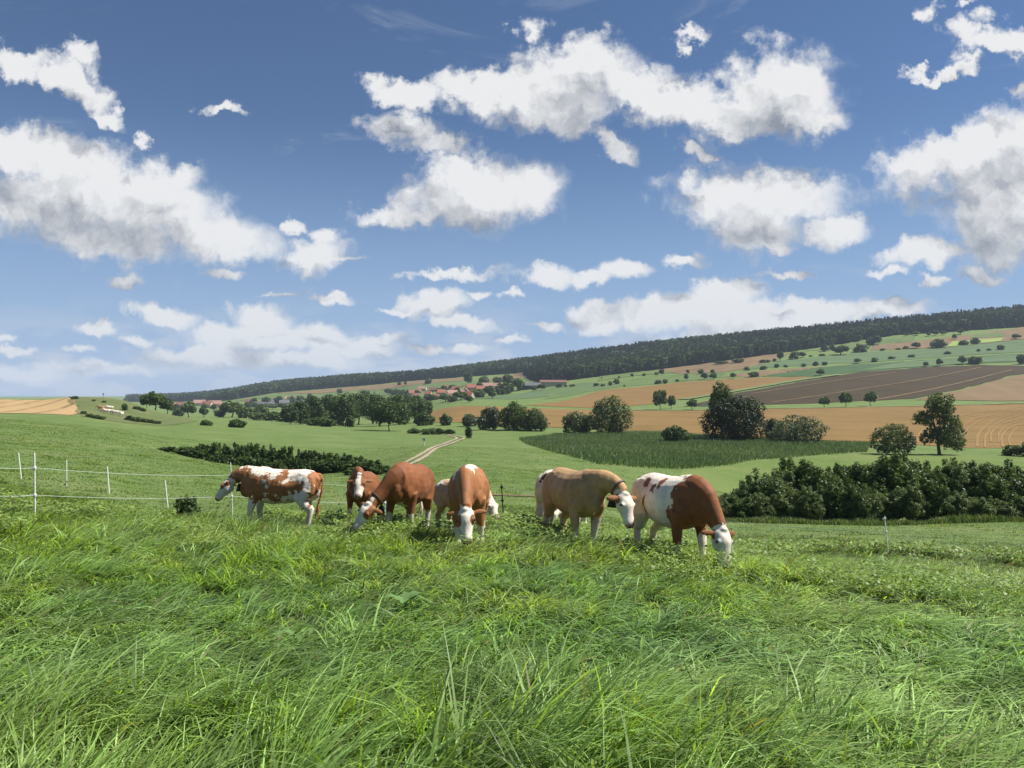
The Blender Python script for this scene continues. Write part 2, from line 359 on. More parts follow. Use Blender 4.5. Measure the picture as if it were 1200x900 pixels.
# ------------------------------------------------------------------ terrain: (distance, height) profiles along bearings; g(v, Y) is the height of sightline v at distance Y
def g(v, Y): return -(v - VH) / FOC * Y
def K(near, far): return near + [(Y, g(v, Y)) for (v, Y) in far]
COLS = {
 -300: K([(0,-1.62),(14,-2.25),(33,-3.1)], [(492,90),(477,170),(464,290),(468,400),(466,1500),(462,3000)]),
 0:   K([(0,-1.64),(14,-2.44),(33,-3.85)], [(503,85),(491,130),(484,170),(483,178),(467.5,290),(473,390),(473,1500),(468,3000)]),
 45:  K([(0,-1.64),(14,-2.50),(33,-4.10)], [(508,83),(494,130),(485,170),(484,178),(468,290),(474,390),(473,1500),(468,3000)]),
 90:  K([(0,-1.64),(14,-2.56),(33,-4.35)], [(513,80),(498,130),(487.5,170),(485,185),(465.5,270),(473,345),(478,520),(473,1500),(468,3000)]),
 120: K([(0,-1.65),(15,-2.66),(33,-4.45)], [(517,78),(501,130),(491.5,172),(489,188),(465.5,268),(474,345),(478,520),(473,1500),(468,3000)]),
 150: K([(0,-1.65),(15,-2.72),(32,-4.75)], [(523,76),(514,100),(505,130),(495,175),(493,190),(470.5,262),(478,335),(482,520),(474,1500),(467.5,3000)]),
 190: K([(0,-1.65),(16,-2.85),(31,-4.95)], [(530,73),(528,88),(520,105),(511,130),(498,185),(496,200),(484,255),(487,330),(489,520),(483,900),(474,1500),(469,2200),(466.5,3000)]),
 230: K([(0,-1.65),(16,-2.93),(31,-5.0),(72,g(538,72)),(88,-8.5),(100,-8.6)], [(515,130),(498,190),(492.5,240),(493,330),(489,520),(484,900),(478,1200),(471,1700),(467,2200),(465,2800)]),
 270: K([(0,-1.65),(17,-3.05),(30,-5.0),(70,g(545,70)),(88,-9.5),(100,-9.6)], [(519,130),(499,200),(495.5,240),(494.5,330),(489,520),(483,900),(478,1100),(468,1500),(463.5,1900),(461,2500)]),
 320: K([(0,-1.65),(17,-3.1),(30,-5.0),(68,g(552,68)),(88,-10.0),(100,-10.1)], [(522,130),(502,200),(498,240),(496.5,330),(489,520),(482,900),(476,1100),(463,1400),(458,1700),(453,2200)]),
 370: K([(0,-1.65),(16.5,-3.1),(30,-5.0),(45,-5.9),(68,-7.8),(85,-9.6),(100,-10.1)], [(524,130),(505,200),(501,245),(497,330),(489,520),(482,900),(474,1150),(461,1400),(455,1600),(449,2050)]),
 430: K([(0,-1.65),(16,-3.0),(28,-4.8),(45,-5.9),(65,-7.4),(90,-9.3)], [(526,130),(508,200),(503.5,245),(498,330),(490,520),(481,900),(466,1300),(451.5,1500),(445,1950)]),
 490: K([(0,-1.65),(15,-2.95),(27,-4.5),(40,-5.4),(65,-6.95),(95,-8.3)], [(518,150),(508,220),(502,260),(496,330),(485,520),(475,800),(466,1000),(452,1300),(446.5,1450),(442,1900)]),
 545: K([(0,-1.65),(14.5,-2.95),(25,-4.3),(36,-5.05),(55,-6.3),(80,-7.6)], [(519,150),(508,220),(501,260),(494,300),(479,430),(472,550),(463,800),(456,1000),(447,1250),(442,1400),(435.5,1850)]),
 600: K([(0,-1.65),(14,-2.8),(25,-4.3),(35,-5.05),(50,-6.1),(80,-7.9),(150,-11.0)], [(507,220),(499,260),(493,300),(479,430),(471,550),(461,800),(456,900),(445,1150),(437,1350),(429.5,1800)]),
 700: K([(0,-1.65),(13,-2.82),(25,-4.5),(45,-6.2),(80,-8.6)], [(531,120),(512,200),(506,230),(494,300),(481,430),(472,520),(457,700),(445,900),(440,1000),(417.5,1700)]),
 800: K([(0,-1.65),(11.5,-2.75),(22,-4.45),(46,-7.75)], [(575,70),(545,110),(528,150),(513,195),(505,230),(489,330),(480,430),(473,500),(452,700),(438,900),(427,1050),(406.5,1650)]),
 900: K([(0,-1.65),(11.5,-2.85),(22,-4.7),(46,-8.0),(70,-10.2)], [(560,100),(540,135),(519,175),(513,195),(488,330),(478,430),(473,470),(446,700),(430,850),(414,1100),(397,1600)]),
 1037:K([(0,-1.65),(11.5,-3.0),(20,-4.45),(46,-8.1),(75,-10.3)], [(557,100),(531,150),(523,170),(488,330),(476,430),(470,470),(441,700),(431,800),(400,1100),(393,1160),(385,1600)]),
 1200:K([(0,-1.65),(11.5,-3.2),(20,-4.75),(45,-7.8),(75,-10.0)], [(552,100),(533,150),(525,170),(487,330),(475,430),(469,470),(436,700),(428,780),(404,950),(383,1170),(369,1550)]),
 1500:K([(0,-1.65),(11.5,-3.4),(20,-5.1),(45,-8.2),(75,-10.2),(100,-11.2),(150,-13)], [(523,170),(485,330),(472,430),(466,470),(428,700),(420,780),(390,950),(367,1170),(350,1550)]),
}
def pchip(x, y, xi):
    x = np.asarray(x, float); y = np.asarray(y, float); h = np.diff(x); d = np.diff(y) / h
    m = np.zeros_like(y); m[0], m[-1] = d[0], d[-1]
    for i in range(1, len(x) - 1):
        if d[i-1] * d[i] > 0:
            w1, w2 = 2*h[i] + h[i-1], h[i] + 2*h[i-1]
            m[i] = (w1 + w2) / (w1 / d[i-1] + w2 / d[i])
    k = np.clip(np.searchsorted(x, xi) - 1, 0, len(x) - 2)
    t = (xi - x[k]) / h[k]
    return ((1 + 2*t) * (1-t)**2) * y[k] + t*(1-t)**2 * h[k]*m[k] + t*t*(3-2*t) * y[k+1] + t*t*(t-1) * h[k]*m[k+1]
LY = np.linspace(0, math.log(9001), 900); YG = np.exp(LY) - 1
UK = np.array(sorted(COLS), float); UG = np.arange(-300, 1501, 5.0)
prof = []
for u in UK:
    k = sorted(COLS[int(u)]); Ye, Ze = k[-1]
    k = k + [(Ye * 1.25 + 200, Ze * .9 - 3), (5200, min(Ze, 0) - 40 + max(Ze, 0) * .3), (9000, -90)]
    prof.append(pchip([a for a, _ in k], [b for _, b in k], YG))
prof = np.array(prof)                                     # (cols, rows)
HG = np.array([pchip(UK, prof[:, r], UG) for r in range(len(YG))])   # rows x cols
def smooth_ax(a, ax, n):
    for _ in range(n):
        b = np.pad(a, [(1, 1) if i == ax else (0, 0) for i in range(2)], mode='edge')
        a = (np.take(b, range(0, a.shape[ax]), ax) + 2 * a + np.take(b, range(2, a.shape[ax] + 2), ax)) / 4
    return a
HG = smooth_ax(smooth_ax(HG, 1, 8), 0, 6)
TM = 900 / FOC; AM = math.atan(TM)
def Hbase(u, Y):
    fr = np.clip(np.log1p(np.clip(Y, 0, 8900)) / LY[1], 0, len(LY) - 1.001); fc = np.clip((u + 300) / 5.0, 0, len(UG) - 1.001)
    i = fr.astype(int); j = fc.astype(int); a = fr - i; b = fc - j
    return (HG[i, j] * (1-a) + HG[i+1, j] * a) * (1-b) + (HG[i, j+1] * (1-a) + HG[i+1, j+1] * a) * b
def H(X, Y):
    X = np.atleast_1d(np.asarray(X, float)); Y = np.atleast_1d(np.asarray(Y, float))
    rr = np.hypot(X, Y); th = np.arctan2(X, Y)
    inn = np.abs(th) <= AM
    u = np.where(inn, CU + FOC * np.tan(np.clip(th, -AM, AM)), 0)
    ye = np.where(inn, Y, rr * math.cos(AM))
    zi = Hbase(u, ye)
    zl = Hbase(np.full_like(ye, -300.0), ye); zr = Hbase(np.full_like(ye, 1500.0), ye)
    f = np.where(th > 0, (th - AM) / (2 * (math.pi - AM)), 1 + (th + AM) / (2 * (math.pi - AM)))
    f = np.clip(f, 0, 1); f = f * f * (3 - 2 * f)
    z = np.where(inn, zi, zr * (1 - f) + zl * f)
    amp = np.minimum(.0016 * rr, .5)
    z = z + amp * (n2(X, Y, .045, 3, 3) - .5) + np.minimum(.004 * rr, .10) * (n2(X, Y, .28, 5, 2) - .5)
    return z
def Hs(x, y): return float(H(x, y)[0])
def unproj(u, v, y0=20.0, y1=6000.0):
    Y = np.exp(np.linspace(math.log(y0), math.log(y1), 2400)); X = (u - CU) / FOC * Y
    vv = VH - FOC * H(X, Y) / Y
    k = np.nonzero(vv <= v)[0]
    i = k[0] if len(k) else int(np.argmin(vv))
    if i > 0 and len(k):
        t = (vv[i-1] - v) / max(vv[i-1] - vv[i], 1e-6); y = Y[i-1] + (Y[i] - Y[i-1]) * t
    else: y = Y[i]
    return (u - CU) / FOC * y, y
def at_u(u, Y): return ((u - CU) / FOC * Y, Y)

TH = np.concatenate([np.linspace(-math.pi, -AM, 40)[:-1], np.linspace(-AM, -R(37), 30)[:-1], np.linspace(-R(37), R(37), 520)[:-1], np.linspace(R(37), AM, 30)[:-1], np.linspace(AM, math.pi, 40)])
RR = np.exp(np.linspace(math.log(.6), math.log(8800), 800))
GT, GR = np.meshgrid(TH, RR)
GX = GR * np.sin(GT); GY = GR * np.cos(GT)
GZ = H(GX.ravel(), GY.ravel()).reshape(GX.shape)
nr, nt = GX.shape
idx = np.arange(nr * nt).reshape(nr, nt)
q = np.stack([idx[:-1, :-1].ravel(), idx[:-1, 1:].ravel(), idx[1:, 1:].ravel(), idx[1:, :-1].ravel()], 1)[:, ::-1]
gv = np.stack([GX.ravel(), GY.ravel(), GZ.ravel()], 1)
cap = np.array([[0, 0, Hs(0, 0.01)]]); gv = np.concatenate([gv, cap])
tri = np.stack([idx[0, :-1], idx[0, 1:], np.full(nt - 1, nr * nt)], 1)
ground = link('ground', np_mesh('ground', gv, [q, tri], M['meadow'], None, True)); tag(ground, kind='structure')

# fields: plan polygons laid over the ground, cut to its grid so they follow it exactly
LR0, DLR = math.log(RR[0]), math.log(RR[1] / RR[0])
def clip_poly(P, x0, x1, y0, y1):
    for ax, s, b in ((0, 1, x0), (0, -1, -x1), (1, 1, y0), (1, -1, -y1)):
        out = []; n = len(P)
        for i in range(n):
            a, c = P[i], P[(i + 1) % n]; da, dc = s * a[ax] - b, s * c[ax] - b
            if da >= 0: out.append(a)
            if (da >= 0) != (dc >= 0):
                t = da / (da - dc); out.append((a[0] + (c[0] - a[0]) * t, a[1] + (c[1] - a[1]) * t))
        P = out
        if len(P) < 3: return []
    return P
def zgrid(th, lr):
    ft = np.clip(np.interp(th, TH, np.arange(nt)), 0, nt - 1.0001); fr = np.clip((lr - LR0) / DLR, 0, nr - 1.0001)
    i, j = int(fr), int(ft); a, b = fr - i, ft - j
    return (GZ[i, j] * (1-a) + GZ[i+1, j] * a) * (1-b) + (GZ[i, j+1] * (1-a) + GZ[i+1, j+1] * a) * b
def field(name, px, mat, y0=140.0, y1=2600.0, lift=1.0, rough=0.0, seed=0, plan=None):
    pts = plan or [unproj(u, v, y0, y1) for u, v in px]
    P = []
    for i in range(len(pts)):                                # wobble long edges a little
        a, b = pts[i], pts[(i + 1) % len(pts)]; L = math.hypot(b[0] - a[0], b[1] - a[1]); n = max(1, min(24, int(L / 12)))
        for k in range(n):
            t = k / n; w = rough * (random.random() - .5) if k else 0
            x, y = a[0] + (b[0] - a[0]) * t + w, a[1] + (b[1] - a[1]) * t + w * 3
            P.append((math.atan2(x, y), math.log(math.hypot(x, y))))
    th = [p[0] for p in P]; lr = [p[1] for p in P]
    j0 = max(0, int(np.searchsorted(TH, min(th))) - 1); j1 = min(nt - 2, int(np.searchsorted(TH, max(th))))
    i0 = max(0, int((min(lr) - LR0) / DLR)); i1 = min(nr - 2, int((max(lr) - LR0) / DLR))
    V, Fc = [], []
    key = {}
    def vid(t, l):
        k = (round(t, 7), round(l, 6))
        if k not in key:
            r = math.exp(l); key[k] = len(V)
            V.append((r * math.sin(t), r * math.cos(t), zgrid(t, l) + (.004 + .00035 * r) * lift))
        return key[k]
    for i in range(i0, i1 + 1):
        strip = clip_poly(P, -9, 9, LR0 + i * DLR, LR0 + (i + 1) * DLR)
        if not strip: continue
        for j in range(j0, j1 + 1):
            c = clip_poly(strip, TH[j], TH[j + 1], LR0 + i * DLR, LR0 + (i + 1) * DLR)
            if len(c) >= 3:
                ids = [vid(*p) for p in c]
                ids = [a for a, b in zip(ids, ids[1:] + ids[:1]) if a != b]
                if len(set(ids)) >= 3 and len(set(ids)) == len(ids): Fc.append(ids[::-1])
    me = bpy.data.meshes.new(name); me.from_pydata(V, [], Fc); me.update(); me.materials.append(M[mat])
    bm = bmesh.new(); bm.from_mesh(me)
    for f in bm.faces:
        if f.normal.z < 0: f.normal_flip()
        f.smooth = True
    bm.to_mesh(me); bm.free()
    return tag(link(name, me), kind='structure')
def ribbon(name, px, width, mat, y0=140.0, y1=2600.0, lift=2.0, plan=None):
    pts = plan or [unproj(u, v, y0, y1) for u, v in px]
    L = [0]
    for a, b in zip(pts, pts[1:]): L.append(L[-1] + math.hypot(b[0]-a[0], b[1]-a[1]))
    s = np.linspace(0, L[-1], max(12, int(L[-1] / max(1.2, width * .6))))
    x = pchip(L, [p[0] for p in pts], s); y = pchip(L, [p[1] for p in pts], s)
    tx, ty = np.gradient(x), np.gradient(y); tl = np.hypot(tx, ty); tx, ty = tx / tl, ty / tl
    V = []; m = 5
    wv = width * (.8 + .5 * n2(s, s * 0, .3, 9, 2))
    for k in range(m):
        o = (k / (m - 1) - .5)
        xx, yy = x - ty * o * wv, y + tx * o * wv
        V.append(np.stack([xx, yy, H(xx, yy) + (.006 + .0004 * np.hypot(xx, yy)) * lift], 1))
    V = np.array(V).transpose(1, 0, 2).reshape(-1, 3); ii = np.arange(len(s) * m).reshape(len(s), m)
    qq = np.stack([ii[:-1, :-1].ravel(), ii[:-1, 1:].ravel(), ii[1:, 1:].ravel(), ii[1:, :-1].ravel()], 1)
    me = np_mesh(name, V, [qq], M[mat], None, True)
    bm = bmesh.new(); bm.from_mesh(me)
    for f in bm.faces:
        if f.normal.z < 0: f.normal_flip()
    bm.to_mesh(me); bm.free()
    return tag(link(name, me), kind='structure')

field('wheat_field', [(-180,487),(85,487),(91,484),(93,483),(88,472),(84,466),(-180,463)], 'wheat', 165, 330)
field('hillside', [(95,488),(150,496),(205,498),(232,494),(222,490.5),(203,487),(180,481.5),(165,477),(150,471),(135,467.5),(120,466.5),(86,466.5)], 'hill', 165, 300, 1, 2)
field('stubble_field', [(495,495),(560,498),(650,501),(737,505),(775,505),(820,509),(969,516.5),(1024,518),(1130,525),(1200,525),(1330,527),(1330,470),(1200,473.5),(1075,476.5),(899,479),(800,481),(737,480.5),(620,478.5),(495,475)], 'stubble', 150, 520, 1, 1)
field('stubble_field', [(615,475),(660,470),(700,458.5),(800,448),(880,443),(953,442),(858,458.5),(800,467.5),(741,476),(695,478.5)], 'stubble_far', 300, 1100, 1, 2)
field('tilled_field', [(800,476.5),(830,470),(862,461),(967,443),(1000,437.5),(1080,431),(1150,428),(1200,429),(1330,425),(1185,440),(1130,455),(1070,467.5),(950,473),(885,475)], 'brown', 300, 1100, 1, 2)
field('tan_field', [(1072,469),(1132,456),(1187,441),(1330,428),(1330,466),(1200,470)], 'tan', 300, 1100, 1.4, 2)
field('green_field', [(873,433.5),(880,430),(917,423),(1000,414),(1108,407.5),(1200,398.5),(1330,390),(1330,405),(1200,413),(1080,420),(1000,425.5)], 'crop_green', 400, 1500, 1, 3)
field('green_field', [(893,441.5),(930,434),(1000,427),(1080,422),(1200,415),(1330,407),(1330,420),(1200,423.5),(1080,430),(1000,436.5),(960,441.5)], 'dark_green', 400, 1500, 1, 3)
field('green_field', [(1000,435),(1060,424),(1200,416),(1330,409),(1330,419),(1200,422.5),(1080,429.5)], 'crop_green', 400, 1500, 1.6, 3)
field('tan_field', [(790,438),(790,431),(870,419),(893,416.5),(927,414),(907,423),(872,433),(850,436)], 'tan', 500, 1500, 1, 3)
field('tan_field', [(840,443),(872,437),(967,430),(890,441.5)], 'tan', 500, 1300, 1, 3)
field('pasture_field', [(640,458),(707,449),(760,441),(800,439),(850,437),(842,442.5),(800,447),(730,453),(690,459),(640,468)], 'pasture', 500, 1300, 1, 3)
field('green_field', [(512,473),(607,468),(707,455.5),(720,450.5),(690,448.5),(675,449.5),(620,459.5),(560,466)], 'crop_green', 400, 1200, 1, 3)
field('bright_field', [(700,447),(703,441),(747,436),(773,433),(790,431),(790,437),(740,441)], 'pasture', 600, 1400, 1.4, 3)
field('tan_field', [(770,433.5),(800,430),(872,420),(872,423),(790,437)], 'tan', 600, 1400, 1.8, 3)
field('tan_field', [(322,461),(380,456.5),(440,451.5),(480,447.5),(550,442),(547,446),(480,452),(420,457),(360,461.5)], 'tan', 1000, 2300, 1, 4)
field('pasture_field', [(270,471),(322,462),(360,462),(420,457.5),(480,452.5),(547,446.5),(560,446),(575,452),(500,458),(430,463),(350,468)], 'pasture', 900, 2300, 1, 4)
field('tan_field', [(560,446),(612,437),(614,442),(587,447.5)], 'tan', 900, 2000, 1.4, 3)
field('tan_field', [(1020,411),(1024,405),(1072,400),(1142,392),(1200,383.5),(1330,377),(1330,390),(1200,398),(1107,407)], 'tan', 700, 1800, 1, 3)
field('bright_field', [(1108,406.5),(1117,400.5),(1178,396),(1172,400),(1130,405)], 'bright', 700, 1800, 1.5, 3)
field('pasture_field', [(1137,396),(1145,391.5),(1177,390),(1177,395)], 'pasture', 700, 1800, 1.5, 3)
field('pasture_field', [(940,412),(1000,402),(1035,397),(1073,393),(1071,400),(1025,405),(1000,408)], 'pasture', 700, 1800, 1, 3)
field('mown_meadow', [(790,566),(800,552),(881,541),(1013,532),(1130,534),(1330,536),(1330,585),(900,585)], 'mown', 55, 250, 1, 1)
M['thatch_shade'] = mat_field('grass_thatch_shade', (.020, .034, .010), (.048, .062, .020), 1.2, .95, None, .6)  # dead thatch, its colour darkened to paint the shade between the blades
field('thatch_shade', None, 'thatch_shade', plan=[(-16, 1.0), (-2.2, .8), (2.2, .8), (17, 1.0), (16.5, 14), (9, 15.5), (4, 16.5), (-2, 17.5), (-7, 18), (-13, 17)], lift=.5, rough=1.0)
ribbon('track', [(735,481),(800,481.5),(899,479.2),(1000,477.6),(1075,476),(1200,473),(1330,470)], 5, 'verge', 300, 700)
ribbon('track', [(800,468.6),(858,459.6),(957,443.2),(985,439.5)], 7, 'verge', 350, 1000, 3)
ribbon('path', [(455,551.5),(482.5,538.5),(510.5,523.5),(531,516.3),(535,513.5),(526,511),(516,510)], .55, 'sand', 40, 300)
ribbon('path', [(462,552.5),(489.5,540.5),(515,524.5),(539.5,516),(544,513.3),(536,511),(524,509.6)], .55, 'sand', 40, 300)
M['chaff'] = mat_field('straw_lines', (.225, .138, .052), (.27, .175, .072), .3, .95, None, .3)
for pl in ([(1145,524),(1147,509),(1163,495),(1200,484),(1260,476)], [(1161,518),(1163,506),(1182,495),(1215,489)], [(1118,524),(1118,512),(1128,500),(1150,490),(1200,481)], [(1175,524),(1174,512),(1190,500),(1225,494)], [(1075,519),(1078,508),(1100,495),(1150,484),(1200,477)]):
    ribbon('wheel_track', pl, .42, 'chaff', 140, 480, 2)
    ribbon('wheel_track', [(u + 9, v + .6) for u, v in pl], .36, 'chaff', 140, 480, 2)
for pl in ([(905,472),(1000,458),(1075,446),(1150,431)], [(1020,470),(1100,455),(1186,434)], [(880,462),(970,448),(1050,437)]):
    ribbon('wheel_track', pl, 2.0, 'tan', 300, 1100, 2)
ribbon('earth_strip', [(478,580),(505,578.5),(540,579),(590,581),(640,583)], .7, 'earth', 26, 60)

# ------------------------------------------------------------------ foliage kit
def leaves(lobes, n, size, seed, cols, gap=.30, fold=.25, shell=.45, up=.15, long_=1.5, gs=1.0):
    """many small folded leaf sprays over and inside a cloud of ellipsoids -> verts, quads, colours"""
    r = np.random.default_rng(seed); L = np.array(lobes, float)
    w = (L[:, 3] * L[:, 4] * L[:, 5]) ** .667; li = r.choice(len(L), int(n * 1.9), p=w / w.sum())
    d = r.normal(size=(len(li), 3)); d /= np.linalg.norm(d, axis=1, keepdims=True)
    rad = 1 - shell * r.random(len(li)) ** 1.6
    rad *= 1 + .30 * (vnoise(d * 2.6 + L[li, :3] * .9, seed) - .5) + .12 * r.normal(size=len(li)) * .5
    p = L[li, :3] + d * rad[:, None] * L[li, 3:6]
    keep = np.ones(len(p), bool)
    for k in range(len(L)):                                # nothing deep inside a neighbour
        qn = np.sum(((p - L[k, :3]) / L[k, 3:6]) ** 2, 1); keep &= ~((qn < .36) & (li != k))
    mean_r = (L[:, 3:6].mean())
    keep &= vnoise(p / mean_r * 1.5 * gs, seed + 5) > gap
    keep &= p[:, 2] > .02
    p, d, li = p[keep][:n], d[keep][:n], li[keep][:n]; m = len(p)
    nrm = d * .75 + r.normal(size=(m, 3)) * .62 + np.array([0, 0, up]); nrm /= np.linalg.norm(nrm, axis=1, keepdims=True)
    t = np.cross(nrm, r.normal(size=(m, 3))); t /= np.linalg.norm(t, axis=1, keepdims=True)
    b = np.cross(nrm, t); s = size * (.55 + .9 * r.random(m))[:, None]
    v = np.stack([p - t * s * .5 * long_, p + b * s * .42 + nrm * s * fold * .4, p + t * s * .5 * long_, p - b * s * .42 + nrm * s * fold * .4], 1).reshape(-1, 3)
    f = np.arange(m * 4).reshape(m, 4)
    c1, c2 = np.array(cols[0]), np.array(cols[1])
    k = np.clip(.5 * r.random(m) + .6 * (vnoise(L[li, :3] * 1.7 + 3, seed + 9) - .15) * .9, 0, 1)[:, None]
    c = (c1 + (c2 - c1) * k) * (.82 + .36 * r.random((m, 1)))
    return v, f, np.repeat(c, 4, 0)
def crown_lobes(c, rad, k, seed, lr=.40, low=-.55):
    """billows sitting on an ellipsoid"""
    r = random.Random(seed); out = [(*c, rad[0] * .66, rad[1] * .66, rad[2] * .66)]
    for i in range(k):
        z = low + (1 - low) * (i + .5) / k; a = i * 2.39996 + r.uniform(-.4, .4); q = math.sqrt(max(0, 1 - z * z))
        f = r.uniform(.58, .82); s = lr * r.uniform(.65, 1.25)
        out.append((c[0] + rad[0] * q * math.cos(a) * f, c[1] + rad[1] * q * math.sin(a) * f, c[2] + rad[2] * z * f,
                    rad[0] * s, rad[1] * s, rad[2] * s * 1.02))
    return out
def leaf_mesh(name, lobes, n, size, seed, cols, mat='leaf', **kw):
    v, f, c = leaves(lobes, n, size, seed, cols, **kw)
    return np_mesh(name, v, [f], M[mat], c)
def trunk_mesh(h, r0, targets, seed, base=(0, 0)):
    r = random.Random(seed); mb = MB()
    bx, by = base; w = r0 * 1.2
    p = [(bx, by, -.4), (bx, by, .05), (bx + r.uniform(-w, w), by + r.uniform(-w, w), h * .5), (bx + r.uniform(-w, w) * 2, by + r.uniform(-w, w) * 2, h)]
    mb.tube(p, [r0 * 1.5, r0 * 1.2, r0 * .9, r0 * .6], 8)
    for t in targets:
        a = Vector(p[2]).lerp(Vector(p[3]), r.uniform(.2, 1)); t = Vector(t)
        mid = a.lerp(t, .5) + Vector((r.uniform(-1, 1), r.uniform(-1, 1), r.uniform(-.2, .8))) * (t - a).length * .12
        mb.tube([a, mid, t], [r0 * .5, r0 * .33, r0 * .1], 6)
    return mb.mesh('trunk', M['bark'], True)
DARK = ((.032, .066, .017), (.080, .128, .034)); MID = ((.050, .092, .022), (.112, .165, .044))
OLIVE = ((.068, .102, .034), (.138, .180, .066)); GREY = ((.070, .100, .052), (.135, .168, .098)); FRESH = ((.045, .085, .020), (.085, .130, .036))
def lay_tree(name, label, x, y, parts, cat='tree', group=None, rz=0.0, s=(1, 1, 1)):
    e = empty(name, (x, y, Hs(x, y) - .03), rz); e.scale = s
    tag(e, label, cat, group)
    for pn, me in parts: link(pn, me, e)
    return e
def built_tree(name, label, u, vb, vt, wpx, cols, n=4200, kind='tree', seed=1, y0=140, y1=900, lobes=None, size=None, group=None, cat=None, Y=None, k=16, flat=.85, gap=.20, clear=.18):
    if Y is None: x, y = unproj(u, vb, y0, y1)
    else: x, y = at_u(u, Y)
    h = (vb - vt) / FOC * y; w = wpx / FOC * y
    size = size or max(.18, .0019 * y)
    if lobes:                                              # lobes given as fractions of width (x, y) and height (z)
        Lb = []
        for i, (lx, lz, rx, rz_) in enumerate(lobes):
            Lb += crown_lobes((lx * w, random.Random(seed + i).uniform(-.1, .1) * w, lz * h), (rx * w, rx * w * flat, rz_ * h), max(6, k // 2), seed + i, .46)
    elif kind == 'shrub': Lb = crown_lobes((0, 0, h * .42), (w * .46, w * .46 * flat, h * .52), k, seed, .42, -.85)
    else: Lb = crown_lobes((0, 0, h * (clear + (1 - clear) * .5)), (w * .46, w * .46 * flat, h * (1 - clear) * .5), k, seed, .42)
    cm = leaf_mesh('crown', Lb, n, size, seed, cols, gap=gap)
    far = [l[:3] for l in Lb[1:][::3]][:7]
    tm = trunk_mesh(h * (.16 if kind == 'shrub' else .34), h * (.018 if kind == 'shrub' else .026), far, seed)
    return lay_tree(name, label, x, y, [('crown', cm), ('trunk' if kind != 'shrub' else 'stem', tm)], cat or ('shrub' if kind == 'shrub' else 'tree'), group)
def proto(kind, seed, cols, n=900):
    """crown and trunk of unit height, for copies in the distance"""
    if kind == 'tree': Lb = crown_lobes((0, 0, .60), (.46, .44, .42), 11, seed, .44); far = [l[:3] for l in Lb[1::4]]; hh, rr_ = .34, .030
    elif kind == 'bush': Lb = crown_lobes((0, 0, .44), (.52, .50, .52), 10, seed, .44, -.75); far = [l[:3] for l in Lb[1::5]]; hh, rr_ = .2, .03
    else: Lb = [(0, 0, .15 + .8 * i / 9, .30 * (1 - i / 10.5), .30 * (1 - i / 10.5), .10) for i in range(10)]; far = []; hh, rr_ = .7, .025
    return [('crown', leaf_mesh('crown', Lb, n, .11, seed, cols, gap=.12)), ('trunk' if kind != 'bush' else 'stem', trunk_mesh(hh, rr_, far, seed))]
T_SMALL = [proto('tree', 101, MID), proto('tree', 102, MID), proto('tree', 103, DARK)]
T_BUSH = [proto('bush', 111, MID), proto('bush', 112, DARK), proto('bush', 113, OLIVE)]
T_FIR = [proto('fir', 121, DARK, 700)]
def row(name, items, kind, phrase, group, cat, y0, y1, protos=None, sink=0.0):
    """items (u, v top, v base, width px): copies standing where they are seen, labelled by their order in the row"""
    items = sorted(items); n = len(items)
    for i, (u, vt, vb, w) in enumerate(items):
        x, y = unproj(u, vb, y0, y1); h = max((vb - vt) / FOC * y, .8); wd = w / FOC * y
        P = (protos or (T_SMALL + T_BUSH[:1] if kind == 'tree' else T_BUSH)); p = P[(i * 7 + int(u)) % len(P)]
        lay_tree(name, f'{nth(i, n)} of the {phrase}', x, y, p, cat, group, random.uniform(0, 6.28), (wd / .98, wd / .98, h / 1.0))

